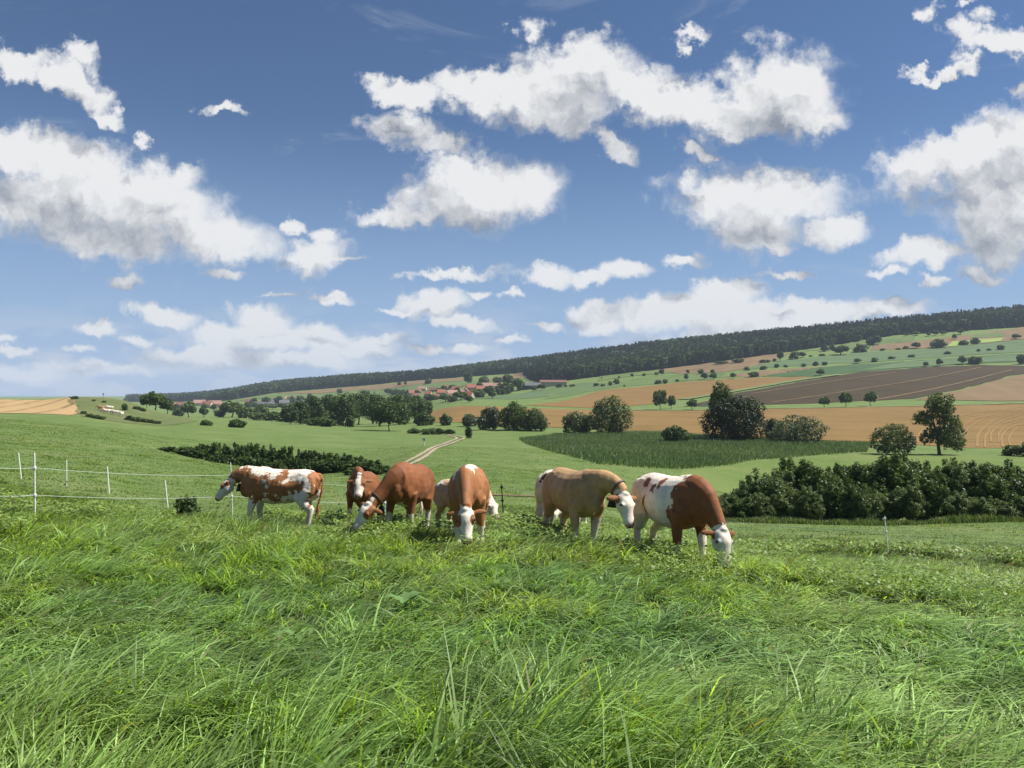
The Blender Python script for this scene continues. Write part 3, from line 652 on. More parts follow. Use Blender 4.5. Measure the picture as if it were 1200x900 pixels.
# ------------------------------------------------------------------ forest on the far ridge: one far-off wood
def forest():
    r = np.random.default_rng(5)
    eu = [150, 200, 267, 322, 380, 440, 480, 550, 612, 620, 640, 700, 747, 773, 800, 872, 938, 1000, 1047, 1130, 1200, 1330]
    ev = [471, 471, 469.5, 460.5, 455.5, 450.5, 446.5, 441, 436.5, 445, 449, 441.5, 436, 433, 430, 420, 410.5, 401, 393, 388, 383, 376]
    us = np.arange(150, 1331, 6.0); y_in = []
    for u in us: y_in.append(unproj(u, float(np.interp(u, eu, ev)), 850, 3200)[1])
    y_in = np.array(y_in)
    ridge_u = [150, 200, 270, 320, 370, 430, 490, 545, 600, 700, 800, 900, 1037, 1200, 1330]
    ridge_y = [3050, 3000, 2550, 2230, 2080, 1980, 1930, 1880, 1830, 1730, 1680, 1630, 1620, 1580, 1570]
    pts = []
    n = 15500
    th = r.uniform(math.atan((150 - CU) / FOC), math.atan((1330 - CU) / FOC), n * 3); u = CU + FOC * np.tan(th)
    yi = np.interp(u, us, y_in); yo = np.interp(u, ridge_u, ridge_y) + 130
    y = np.sqrt(yi ** 2 + (yo ** 2 - yi ** 2) * r.random(len(u)))
    edge = np.exp(-(y - yi) / 60); keep = r.random(len(u)) < (.55 + .45 * edge)
    u, y, yi = u[keep][:n], y[keep][:n], yi[keep][:n]
    # a dense front row closes the lower edge of the wood
    u2 = np.repeat(us, 5) + r.uniform(-3, 3, len(us) * 5); y2 = np.interp(u2, us, y_in) + r.uniform(0, 28, len(u2))
    u = np.concatenate([u, u2]); y = np.concatenate([y, y2])
    x = (u - CU) / FOC * y; z = H(x, y)
    fir = vnoise(np.stack([x * .006, y * .006, x * 0], 1), 3) > .56
    tone = fbm(np.stack([x * .012, y * .012, x * 0], 1), 9, 3)
    prot = []
    for s in range(6):
        conifer = s >= 4
        if conifer: Lb = [(0, 0, .12 + .8 * i / 7, .30 * (1 - i / 8.2), .30 * (1 - i / 8.2), .12) for i in range(8)]
        else: Lb = crown_lobes((0, 0, .56), (.40, .40, .42), 7, 300 + s, .46, -.8)
        v, f, c = leaves(Lb, 46 if not conifer else 40, .27 if not conifer else .20, 400 + s, ((.6, .6, .6), (1, 1, 1)), gap=.05, shell=.2, up=.35)
        prot.append((v, c))
    V, C = [], []
    base = np.array([(.040, .072, .026), (.054, .090, .030), (.068, .102, .038)]); fcol = np.array((.022, .042, .020))
    for i in range(len(x)):
        s = 4 + i % 2 if fir[i] else i % 4
        v, c = prot[s]; h = r.uniform(8.5, 17.5) * (1.1 if fir[i] else 1); w = h * r.uniform(.75, 1.05)
        if y[i] > 2200: h *= 1.1; w *= 1.35
        a = r.uniform(0, 6.28); ca, sa = math.cos(a), math.sin(a)
        V.append(np.stack([x[i] + (v[:, 0] * ca - v[:, 1] * sa) * w, y[i] + (v[:, 0] * sa + v[:, 1] * ca) * w, z[i] - .5 + v[:, 2] * h], 1))
        cc = (fcol if fir[i] else base[r.integers(0, 3)]) * r.uniform(.7, 1.35) * (.65 + .8 * tone[i]); C.append(c * cc)
    V = np.concatenate(V); C = np.concatenate(C)
    f = np.arange(len(V)).reshape(-1, 4)
    o = link('forest', np_mesh('forest', V, [f], M['forest'], C)); tag(o, kind='stuff')
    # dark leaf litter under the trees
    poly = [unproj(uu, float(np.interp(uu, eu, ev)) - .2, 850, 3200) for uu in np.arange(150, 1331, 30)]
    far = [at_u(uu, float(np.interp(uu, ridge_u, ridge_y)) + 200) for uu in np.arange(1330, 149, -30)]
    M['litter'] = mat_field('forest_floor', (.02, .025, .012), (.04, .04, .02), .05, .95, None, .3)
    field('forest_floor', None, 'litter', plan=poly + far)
forest()

# ------------------------------------------------------------------ trees and shrubs of the valley
built_tree('oak_tree', 'broad dark oak with short trunk standing in the pasture before the dense grove', 456, 505, 471.5, 54, DARK, 6000, seed=21, clear=.14, k=20, y0=200)
grove = [(352,466,494,26),(367,463,495,30),(384,462,496,32),(402,460,497,34),(420,459,497,34),(437,460,497,32),(468,461,498,36),(486,466,498,30),(496,474,498,22),(340,470,493,22),(410,466,499,28),(445,463,499,30)]
for i, (u, vt, vb, w) in enumerate(sorted(grove)):
    built_tree('grove_tree', f'{nth(i, len(grove))} of the tall dark trees in the dense grove behind the oak', u, vb, vt, w, DARK, 3400, seed=40 + i, Y=300 + (i % 4) * 14, k=12, clear=.06, group='trees of the dense grove', size=.5)
row('shrub', [(318,481,493,22),(333,482,494,20),(347,479,495,24),(362,482,496,24),(378,480,497,26),(392,486,499,22),(300,482,492,20),(370,488,499,22),(384,489,500,20)], 'bush', 'lighter green shrubs at the front of the grove', 'shrubs at the grove edge', 'shrub', 215, 420, [T_BUSH[2], T_BUSH[0]])
row('valley_tree', [(182,463,484,25),(172,467,482,16),(196,470,486,16),(221,471,489,18),(239,478,489,12),(272,471,489,28),(287,476,490,18),(257,479,489,12),(306,476,490,20),(210,476,487,14)], 'tree', 'valley trees between green mound and grove', 'valley trees on the left', 'tree', 280, 600)
built_tree('round_shrub', 'round dark shrub alone on the pale pasture left of the grove', 278, 501, 490.5, 20, MID, 1500, 'shrub', 61, y0=130)
built_tree('round_shrub', 'low flat shrub left of the round pasture shrub', 242, 498.5, 492.5, 16, MID, 900, 'shrub', 62, y0=130)
built_tree('round_shrub', 'small narrow sapling bush between grove shrubs and oak', 410, 500.5, 486.5, 11, MID, 900, 'shrub', 63, y0=200)
built_tree('round_shrub', 'leafy shrub touching the right end of the dense grove', 497, 498.5, 483, 24, MID, 1600, 'shrub', 64, y0=200)
built_tree('round_shrub', 'ball shaped olive bush alone at the left end of the stubble', 522, 498.5, 485, 15, OLIVE, 1400, 'shrub', 65, y0=200)
built_tree('round_shrub', 'broad grey green bush between ball bush and large willow clump', 551, 499.5, 484.5, 24, GREY, 1600, 'shrub', 66, y0=200)
row('hedge_shrub', [(485,502,508,16),(503,502,509,18),(515,502,509,16),(527,503,509,14)], 'bush', 'low dark hedge shrubs left of the bend in the track', 'low hedge by the track bend', 'shrub', 150, 300, [T_BUSH[1]])
built_tree('track_bush', 'small upright dark bush right where the sandy track bends', 549, 513.5, 498.5, 9, DARK, 1000, 'shrub', 67, y0=130, size=.22)
built_tree('willow', 'grey green willow at the left of the willow clump', 574, 503.5, 474, 28, GREY, 3200, 'shrub', 71, y0=180)
built_tree('willow', 'tallest dark willow in the middle of the willow clump', 602, 504, 470, 40, MID, 4200, 'shrub', 72, y0=180)
built_tree('willow', 'low spreading willow at the right of the willow clump', 627, 505, 477.5, 32, OLIVE, 3200, 'shrub', 73, y0=180)
built_tree('field_tree', 'tall loose crowned tree at the edge of the dark reed bed', 714, 509, 461, 48, OLIVE, 5600, 'shrub', 74, y0=150, k=22, gap=.20, cat='tree')
built_tree('willow', 'low bush leaning against the tall loose crowned tree', 678, 508, 480.5, 44, OLIVE, 3600, 'shrub', 75, y0=150)
built_tree('round_shrub', 'dark round bush growing in the reed bed before the stubble', 791, 518.5, 499, 33, DARK, 2600, 'shrub', 76, y0=130)
built_tree('dark_tree', 'massive near black tree clump, darkest thing in the valley', 860, 516, 461, 78, ((.014,.028,.009),(.032,.054,.016)), 13000, 'shrub', 77, y0=130, k=24, gap=.08)
built_tree('dark_tree', 'taller lighter green tree rising behind the massive dark clump', 846, 514, 450, 30, MID, 3000, 'tree', 78, Y=196, clear=.3)
built_tree('willow', 'small grey bush next to the massive dark tree', 906, 514, 488, 24, GREY, 2000, 'shrub', 79, Y=186)
built_tree('willow', 'broad grey green bush right of the massive dark tree', 935, 518, 487.5, 66, GREY, 4600, 'shrub', 80, y0=130, k=20)
built_tree('round_shrub', 'large rounded bush standing left of the two part ragged tree', 1048, 532.5, 494, 50, OLIVE, 4600, 'shrub', 81, y0=110, k=20)
built_tree('ragged_tree', 'ragged leaning tree with two leafy masses in front of the stubble', 1101, 533, 459, 58, OLIVE, 9000, seed=82, y0=110, gap=.26, k=14,
           lobes=[(-.05, .30, .30, .2), (.02, .80, .30, .20), (-.30, .56, .24, .15), (.16, .50, .24, .2), (.26, .24, .30, .24), (0, .66, .2, .16)])
row('round_shrub', [(1188,520,534,22),(1212,515,535,30)], 'bush', 'bushes at the stubble edge beyond the hedge', 'bushes at the stubble edge', 'shrub', 110, 300, [T_BUSH[2]])
row('track_tree', [(774,458,480,17),(787,464,479,11),(811,468,480,13),(966,465,477.5,13),(991,460,477,15),(1020,459,476,14)], 'tree', 'small trees along the far field track', 'trees along the field track', 'tree', 300, 700, [T_SMALL[0], T_SMALL[1]])
def zb(x, a, b, w): return (800 + x / 6, 380 + a / 6, 380 + b / 6, w / 6)
def zc(x, a, b, w): return (1000 + x / 6, 350 + a / 6, 350 + b / 6, w / 6)
def zd(x, a, b, w): return (640 + x / 7.5, 400 + a / 7.5, 400 + b / 7.5, w / 7.5)
row('field_tree', [zb(25,350,395,35),zb(35,320,348,30),zb(127,312,350,40),zb(152,345,390,50),zb(215,345,390,60),zb(210,315,340,28),zb(355,342,382,45),zb(497,328,370,70),zb(968,315,362,60)], 'tree', 'little orchard trees above the orange stubble', 'orchard trees', 'tree', 400, 1200)
row('field_shrub', [zb(450,295,325,40),zb(570,290,318,50),zb(662,275,305,32),zb(725,282,303,28),zb(850,272,298,35),zb(937,263,292,45),zb(1000,260,288,40),zc(150,410,445,40),zc(270,402,425,45),zc(410,390,412,50),zc(665,370,390,50),zc(880,350,372,25),zc(955,350,365,35),zc(1035,320,360,45)], 'bush', 'bushes lining the strip through the green crop', 'hedge line through the green crop', 'shrub', 400, 1400)
row('field_tree', [zb(685,195,258,55),zb(785,190,245,60),zb(840,198,235,60),zb(1000,140,190,50),zb(1050,140,180,40),zb(1110,155,215,120),zc(55,320,375,90),zc(120,270,325,60),zc(170,265,325,60),zc(440,310,350,60),zc(595,285,345,100),zc(775,292,325,70),zc(855,275,318,60),zc(752,212,252,50),zc(1145,250,285,60)], 'tree', 'dark round trees on the upper slope', 'dark trees on the upper slope', 'tree', 500, 1800, [T_SMALL[2], T_BUSH[1]])
row('field_shrub', [zb(900,215,228,25),zb(980,205,222,45),zb(575,245,270,70),zb(645,240,258,25),zc(205,348,365,35),zc(315,345,358,35),zc(370,333,353,40),zb(270,255,280,100),zb(390,235,272,80)], 'bush', 'low bushes on the pale fields below the wood', 'low bushes below the wood', 'shrub', 500, 1800)
row('field_tree', [zc(530,235,265,30),zc(578,222,260,40),zc(633,228,255,35),zc(712,250,288,35),zc(380,240,262,40),zc(440,230,258,50)], 'tree', 'small trees just under the wood edge', 'small trees under the wood edge', 'tree', 600, 1800, [T_SMALL[0]])
row('field_tree', [zc(30,420,455,55),zc(510,445,480,40),zc(605,425,475,45),zc(765,405,462,65),zc(858,400,460,95),zc(1180,385,460,60)], 'tree', 'trees along the tilled field top edge', 'trees above the tilled field', 'tree', 400, 1300)
row('field_shrub', [zd(117,375,405,55),zd(170,378,402,30),zd(228,374,400,50),zd(440,362,395,50),zd(497,370,398,40),zd(563,345,390,35),zd(618,325,378,55),zd(688,380,398,20),zd(985,335,375,60),zd(1047,328,372,45),zd(1153,330,355,35)], 'bush', 'bushes dotting the pasture right of the barns', 'bushes right of the barns', 'shrub', 400, 1400)
row('field_tree', [zd(755,285,318,30),zd(863,282,312,40),zd(970,270,305,35),zd(1015,245,300,50),zd(640,305,325,25),zd(487,315,330,15)], 'tree', 'tiny trees below the white houses', 'tiny trees under the white houses', 'tree', 500, 1500)
row('village_tree', [(548,436,452,12),(503,444,450,8),(567,441,455,14),(596,440,456,18),(607,444,458,16),(592,447,462,22),(573,453,464,16),(560,455,466,18),(540,459,469,20),(522,462,471,18),(505,463,472,18),(520,452,459,9),(635,450,457,12),(583,441,449,12),(625,452,459,10),(530,451,456,10),(497,470,478,14),(487,468,476,12)], 'tree', 'trees among the red roofed village houses', 'trees among the village houses', 'tree', 500, 1500)
row('village_tree', [(478,462,471,10),(489,457,464,8),(514,455,463,8),(530,463,471,12),(536,454,462,9),(549,464,472,12),(562,448,457,9),(577,459,467,11),(588,456,464,10)], 'tree', 'small trees squeezed between the red roofed houses', 'trees between the village houses', 'tree', 500, 1500)
row('village_tree', [(297,467,476,10),(312,466,476,11),(326,465,475,12),(341,463,474,10),(290,472,480,10),(352,464,474,10),(250,474,482,9),(206,474,483,10),(364,462,473,9),(298,472,479,12),(309,473,479.5,12),(320,474,480,12),(331,473,480,12),(344,472,479.5,12),(356,470,478,10),(240,473,481,9),(226,475,483,9),(265,472,480,9),(218,472,480,7)], 'tree', 'small trees among the grey village roofs', 'trees among the grey roofs', 'tree', 600, 1500)
row('hill_tree', [(398,455.5,461,6),(428,458,463.5,12),(468,446.5,451.5,4),(475,447,452,4),(502,443.5,450,8),(382,450.5,453.5,14),(455,456,463,10),(463,456,463,9),(471,456.5,463,9),(479,457,463,9)], 'tree', 'tiny trees on the tan slope above the grove', 'trees on the tan slope', 'tree', 800, 2200, [T_SMALL[2], T_BUSH[1]])
row('mound_shrub', [(98,481,485.5,7),(105,484,489,9),(112,485.5,490.5,10),(118,487,491.5,10),(152,487,493,10),(160,488,494.5,11),(168,489.5,495,11),(176,491,496,10),(184,492.5,497,10),(146,472,481,6.5),(160,476,480,9),(167,478,482,8),(110,468,470.5,4),(122,470,472,5),(87,463.5,468,9)], 'bush', 'dark scrub bushes dotted over the green mound', 'scrub on the green mound', 'shrub', 165, 300)

# hedge in the dip behind the paddock, shrub by shrub
def near_shrubs(name, items, phrase, group, protos, seed):
    items = sorted(items, key=lambda i: i[0]); n = len(items)
    for i, (u, Y, vt, wpx) in enumerate(items):
        x, y = at_u(u, Y); h = max(.6, (VH - vt) / FOC * y - Hs(x, y)); w = wpx / FOC * y
        lay_tree(name, f'{nth(i, n)} of the {phrase}', x, y, protos[(i * 5 + seed) % len(protos)], 'shrub', group, random.uniform(0, 6.28), (w, w * 1.05, h))
def shrub_proto(seed, cols, n, size, k=16, gap=.30):
    Lb = crown_lobes((0, 0, .42), (.50, .48, .50), k, seed, .34, -.8)
    rr_ = random.Random(seed)
    for j in range(9):                                       # shoots that break the outline
        a = rr_.uniform(0, 6.28); q = rr_.uniform(.1, .42); Lb.append((q * math.cos(a), q * math.sin(a), rr_.uniform(.72, .98), .07, .07, .15))
    far = [l[:3] for l in Lb[1::3]]
    return [('crown', leaf_mesh('crown', Lb, n, size, seed, cols, gap=gap, long_=1.8)), ('stem', trunk_mesh(.2, .018, far, seed))]
S_DIP = [shrub_proto(201, DARK, 1500, .10), shrub_proto(202, DARK, 1500, .10), shrub_proto(203, MID, 1500, .10)]
dip = []
for i in range(17):
    u = 196 + i * 14.2; dip.append((u + random.uniform(-3, 3), 92 + random.uniform(-3, 3), np.interp(u, [190, 227, 293, 360, 427], [526, 521.5, 521, 527, 536.5]) + random.uniform(-2, 2), random.uniform(17, 25)))
near_shrubs('hedge_shrub', dip, 'back row shrubs of the hedge in the dip', 'back row of the dip hedge', S_DIP, 0)
dip = [(250 + i * 15 + random.uniform(-3, 3), 82 + random.uniform(-2, 2), np.interp(i, [0, 11], [533, 542]) + random.uniform(-2, 2), random.uniform(17, 24)) for i in range(12)]
near_shrubs('hedge_shrub', dip, 'front row shrubs of the hedge in the dip', 'front row of the dip hedge', S_DIP, 1)
near_shrubs('hedge_shrub', [(414, 66, 548, 26), (432, 63, 540, 34), (446, 64, 545, 26)], 'dark shrubs where the sandy track begins', 'shrubs at the start of the track', S_DIP, 2)

# hedge on the right
HEDGE_C = ((.048, .092, .024), (.125, .182, .052)); HEDGE_D = ((.040, .076, .022), (.096, .148, .042)); HEDGE_L = ((.086, .132, .042), (.160, .215, .078))
S_HEDGE = [shrub_proto(211, HEDGE_C, 20000, .026, 34), shrub_proto(212, HEDGE_D, 20000, .026, 30), shrub_proto(213, HEDGE_L, 20000, .025, 34, .36), shrub_proto(214, HEDGE_C, 20000, .026, 28)]
S_LOW = [shrub_proto(215, HEDGE_L, 12000, .036, 22, .36), shrub_proto(216, HEDGE_C, 12000, .036, 22, .36)]
back = [(858,52,578,44),(884,52,562,52),(908,52,551,60),(936,53,542,66),(962,52,548,54),(990,53,546,62),(1020,53,540,66),(1046,52,534,72),(1074,53,541,66),(1100,52,545,60),(1128,52,539,58),(1152,52,549,62),(1180,53,547,66),(1212,52,544,70),(1245,52,542,70),(1280,52,540,74)]
near_shrubs('hedge_shrub', back, 'tall back row shrubs in the long hedge', 'back row of the long hedge', S_HEDGE, 0)
front_ = [(846,47,586,26),(868,47,583,34),(893,47,578,38),(922,47,574,42),(950,46.5,570,40),(978,46.5,569,42),(1008,46,566,44),(1036,46.5,572,40),(1064,46,566,46),(1092,46,562,46),(1120,46,577,38),(1146,45.5,582,40),(1172,45.5,584,38),(1200,45.5,580,40),(1230,45.5,578,44),(1262,45.5,576,46)]
near_shrubs('hedge_shrub', front_, 'low front row shrubs in the long hedge', 'front row of the long hedge', [S_LOW[0], S_HEDGE[2], S_LOW[1], S_HEDGE[2]], 1)
S_TUFT = [shrub_proto(221, ((.045, .085, .022), (.10, .155, .045)), 2200, .07, 12)]
near_shrubs('nettle_clump', [(219, 21, 584, 30)], 'dark nettle clump in the grass left of the side view cow', None, S_TUFT, 0)

# reed bed: tall dark crop in the valley bottom, nobody could count its stalks
def in_poly(x, y, P):
    c = np.zeros(len(x), bool); n = len(P)
    for i in range(n):
        (x1, y1), (x2, y2) = P[i], P[(i + 1) % n]
        k = ((y1 > y) != (y2 > y)) & (x < (x2 - x1) * (y - y1) / (y2 - y1 + 1e-12) + x1); c ^= k
    return c
def blades(X, Y, h, wid, lean, ldir, curl, col, r, seg=4, spread=1.0):
    n = len(X); Z = H(X, Y) - .02
    th = lean; pos = np.stack([X, Y, Z], 1); d = np.stack([np.cos(ldir), np.sin(ldir)], 1)
    psi = ldir + math.pi / 2 + r.uniform(-1.1, 1.1, n) * spread
    side = np.stack([np.cos(psi), np.sin(psi), r.uniform(-.25, .25, n)], 1)
    V = np.empty((n, seg * 2 + 1, 3), np.float32)
    for k in range(seg + 1):
        s = k / seg; w = wid * (1 - s ** 1.7) * (.75 + .5 * min(s * 3, 1) * .6)
        if k < seg:
            V[:, 2*k] = pos - side * w[:, None] * .5; V[:, 2*k+1] = pos + side * w[:, None] * .5
        else: V[:, 2*k] = pos
        a = np.minimum(th + curl * s, 2.35)
        st = (h / seg)[:, None]
        pos = pos + np.concatenate([d * np.sin(a)[:, None], np.cos(a)[:, None]], 1) * st
        zmin = Z + .03; pos[:, 2] = np.maximum(pos[:, 2], zmin)
    m = seg * 2 + 1; b = (np.arange(n) * m)[:, None]
    qs = [np.concatenate([b + 2*k, b + 2*k + 1, b + 2*k + 3, b + 2*k + 2], 1) for k in range(seg - 1)]
    qd = np.stack(qs, 1).reshape(-1, 4)
    tr = np.concatenate([b + 2*seg - 2, b + 2*seg - 1, b + 2*seg], 1)
    return V.reshape(-1, 3), qd, tr, np.repeat(col, m, 0)
def reeds():
    r = np.random.default_rng(8)
    px = [(608,515),(650,510),(737,506.5),(790,507.5),(819,511),(969,517.5),(1020,520),(1016,530),(881,539.5),(800,550),(745,548),(700,544),(650,531),(615,520)]
    P = [unproj(u, v, 90, 260) for u, v in px]
    xs, ys = zip(*P); n = 230000
    x = r.uniform(min(xs), max(xs), n); y = r.uniform(min(ys), max(ys), n); k = in_poly(x, y, P); x, y = x[k], y[k]
    x, y = x[:62000], y[:62000]; n = len(x)
    nz = n2(x, y, .12, 6, 3)
    h = (.50 + .5 * nz) * r.uniform(.6, 1.3, n)
    t = np.clip((n2(x, y, .06, 12, 3) - .3) * 2, 0, 1)[:, None]
    c = (np.array((.125, .190, .078)) + (np.array((.185, .250, .110)) - np.array((.125, .190, .078))) * t) * r.uniform(.75, 1.3, (n, 1))
    V, qd, tr, cc = blades(x, y, h, np.full(n, .13) * r.uniform(.7, 1.3, n), r.uniform(0, .35, n), r.normal(.1, .9, n), r.uniform(.2, 1.0, n), c, r, 3)
    o = link('reed_bed', np_mesh('reed_bed', V, [qd, tr], M['leaf'], cc)); tag(o, kind='stuff')
reeds()
def edge_weeds():
    r = np.random.default_rng(18); n = 9000
    u = r.uniform(836, 1330, n); Y = 44.6 - np.abs(r.normal(0, .55, n)) - .4 * n2(u, u * 0, .05, 2, 2); x, y = at_u(u, Y)
    h = (.10 + .75 * n2(x, y, .5, 8, 2) ** 1.5) * r.uniform(.4, 1.2, n); c = np.array((.095, .155, .045)) * r.uniform(.6, 1.5, (n, 1)); c[r.random(n) < .12] = (.24, .22, .11)
    V, qd, tr, cc = blades(x, y, h, np.full(n, .055), r.uniform(0, .4, n), r.uniform(0, 6.28, n), r.uniform(.2, 1.2, n), c, r, 3)
    tag(link('weeds', np_mesh('weeds', V, [qd, tr], M['leaf'], cc)), kind='stuff')
edge_weeds()

# ------------------------------------------------------------------ village, farms and the far track
M['wall_white'] = mat_plain('white_render', (.46, .44, .40), .85, 0, .08, 1.5)
M['wall_cream'] = mat_plain('cream_render', (.42, .36, .27), .85, 0, .1, 1.5)
M['wall_brick'] = mat_plain('brick', (.28, .13, .09), .9, 0, .2, 2)
M['roof_red'] = mat_plain('red_roof_tiles', (.27, .095, .060), .85, 0, .25, .8)
M['roof_pink'] = mat_plain('faded_roof_tiles', (.34, .20, .155), .85, 0, .2, .8)
M['roof_brown'] = mat_plain('brown_roof_tiles', (.17, .085, .060), .85, 0, .25, .8)
M['roof_grey'] = mat_plain('grey_roof', (.105, .105, .115), .7, 0, .15, .8)
M['glass_dark'] = mat_plain('window_glass', (.02, .025, .03), .15)
M['dark_wood'] = mat_plain('dark_timber', (.05, .045, .045), .8, 0, .2, 1)
def house_parts(L, D, Hh, Hr, wall, roof, win=True, chim=True):
    mb = MB()                                              # walls with gables, ridge along local x
    mb.add([(-L/2,-D/2,-1),(L/2,-D/2,-1),(L/2,D/2,-1),(-L/2,D/2,-1),(-L/2,-D/2,Hh),(L/2,-D/2,Hh),(L/2,D/2,Hh),(-L/2,D/2,Hh),(-L/2,0,Hh+Hr),(L/2,0,Hh+Hr)],
           [(0,1,5,4),(2,3,7,6),(0,4,8,7,3),(1,2,6,9,5),(4,5,9,8),(6,7,8,9)])
    w = mb.mesh('wall', M[wall]); rb = MB(); o = .45; t = .22; k = Hr / (D / 2)
    for s in (-1, 1):
        e = s * (D/2 + o); ze = Hh - o * k
        a = [(-L/2-o, e, ze+.06), (L/2+o, e, ze+.06), (L/2+o, s*.0, Hh+Hr+.06), (-L/2-o, s*.0, Hh+Hr+.06)]
        b = [(x, y, z + t) for x, y, z in a]
        f = [(0,1,2,3),(7,6,5,4),(0,4,5,1),(1,5,6,2),(3,2,6,7),(0,3,7,4)]
        rb.add(a + b, f if s < 0 else [q[::-1] for q in f])
    parts = [('wall', w, []), ('roof', rb.mesh('roof', M[roof]), [])]
    if chim:
        cb = MB(); cb.box((L*.22, D*.1, Hh + Hr*.9 + .5), (.7, .7, 1.6)); parts[1][2].append(('chimney', cb.mesh('chimney', M['wall_brick'])))
    if win:
        n = max(2, int(L / 3.2))
        for i in range(n):
            x = -L/2 + L * (i + .5) / n; fb = MB(); fb.box((x, -D/2 - .03, Hh*.55), (1.2, .10, 1.5)); pb = MB(); pb.box((x, -D/2 - .07, Hh*.55), (.98, .06, 1.28))
            parts.append(('window', fb.mesh('window', M['wall_white']), [('pane', pb.mesh('pane', M['glass_dark']))]))
    return parts
def place_house(name, label, u, vb, parts, rz, cat='house', group=None, y0=500, y1=2200, sc_=1.0):
    x, y = unproj(u, vb, y0, y1); e = empty(name, (x, y, Hs(x, y)), rz); e.scale = (sc_ * .84,) * 3 if cat == 'house' else (sc_,) * 3; tag(e, label, cat, group)
    for pn, me, sub in parts:
        p = link(pn, me, e)
        for sn, sm in sub: link(sn, sm, p)
HS = {'red': house_parts(12, 9, 3.8, 4.4, 'wall_cream', 'roof_red'), 'pink': house_parts(15, 9, 4, 4, 'wall_white', 'roof_pink'), 'brown': house_parts(13, 9, 3.6, 4.4, 'wall_brick', 'roof_brown'),
      'grey': house_parts(14, 10, 3.8, 4.4, 'wall_white', 'roof_grey'), 'gable': house_parts(11, 8.5, 4.6, 4.6, 'wall_white', 'roof_red')}
def houses(items, phrase, group, y0, y1):
    items = sorted(items); kinds = {}
    wd = {'red': 'red roofed', 'pink': 'pale red roofed', 'brown': 'brown roofed', 'grey': 'grey roofed', 'gable': 'white gabled'}
    for it in items: kinds.setdefault(it[2], []).append(it)
    for k, l in kinds.items():
        for i, (u, vb, _, rz, s) in enumerate(l):
            place_house('house', f'{nth(i, len(l))} {wd[k]} house {phrase}', u, vb, HS[k], R(rz), 'house', group, y0, y1, s)
houses([(483,463,'red',20,1),(495,458,'pink',-8,1),(510,468.5,'red',8,.9),(517,463,'red',15,1),(535,460,'red',-12,1.1),(541,464,'brown',70,.9),(546,462,'gable',84,.85),(552,457.5,'red',10,1.1),(557,463,'brown',-20,.9),(570,456,'pink',4,1.15),(583,456,'pink',-6,1.1),(526,467,'brown',30,.8),(488,466,'brown',12,.9),(502,464,'red',-15,.9),(523,457,'red',5,.95),(530,463.5,'pink',18,.9),(549,467,'red',-25,.85),(563,459,'red',14,1),(575,461,'brown',-8,.9),(490,461,'red',30,.85),(508,459,'brown',-5,.9),(590,458,'red',8,.9)], 'in the red roofed village behind the green crop', 'village houses behind the green crop', 500, 1500)
houses([(234,475.5,'pink',10,1.5),(243,478,'red',-8,1.5),(252,477,'pink',5,1.5),(206,479,'red',18,1.2),(212,477,'brown',0,1.2),(262,479,'red',12,1.1)], 'in the hamlet beside the green mound', 'hamlet houses beside the mound', 600, 1800)
houses([(292,473,'brown',6,1.1),(315,476,'grey',12,1.2),(324,474,'grey',-10,1.2),(333,475,'grey',20,1.2),(340,470,'pink',8,1.2),(346,473,'grey',-6,1.2),(353,476,'grey',14,1.2),(303,477,'grey',4,1.1),(360,473,'red',15,1)], 'among the grey roofs left of the grove', 'houses left of the grove', 600, 1500)
houses([(698,440.5,'grey',24,1.3),(711.5,436.5,'gable',88,1.0),(717,437.5,'gable',80,.9),(724,437,'grey',4,1.1),(735.5,436,'brown',6,1.15),(743,435.5,'gable',75,1.0),(652,433,'grey',10,1.3),(661,433,'pink',-8,1.2),(782,423,'pink',4,1.0)], 'at the foot of the wooded ridge', 'houses at the foot of the ridge', 700, 1900)
houses([(814,423,'grey',-10,1.4),(826,424,'brown',8,1.1),(846,419,'grey',5,1.6),(858,419,'gable',85,1.1),(866,416.5,'pink',4,1.2),(874,416.5,'brown',12,1.2),(884,415.5,'brown',-6,1.5),(892,415,'brown',10,1.2),(838,421,'grey',16,1.1)], 'in the upper hamlet under the wood', 'upper hamlet houses', 700, 1900)
place_house('barn', 'long grey roofed dark barn at the right end of the village', 620, 456, house_parts(34, 16, 5, 4.2, 'dark_wood', 'roof_grey', False, False), R(-4), 'barn', None, 600, 1500, .8)
place_house('barn', 'long white barn with red brown roof right of the grey barn', 648, 452.5, house_parts(34, 13, 5.2, 2.6, 'wall_cream', 'roof_brown', True, False), R(3), 'barn', None, 600, 1500, .88)
place_house('shed', 'small white shed just under the wood at the top of the slope', 1181, 383.5, house_parts(10, 7, 3, 2, 'wall_white', 'roof_pink', False, False), R(6), 'shed', None, 700, 1900, 1)

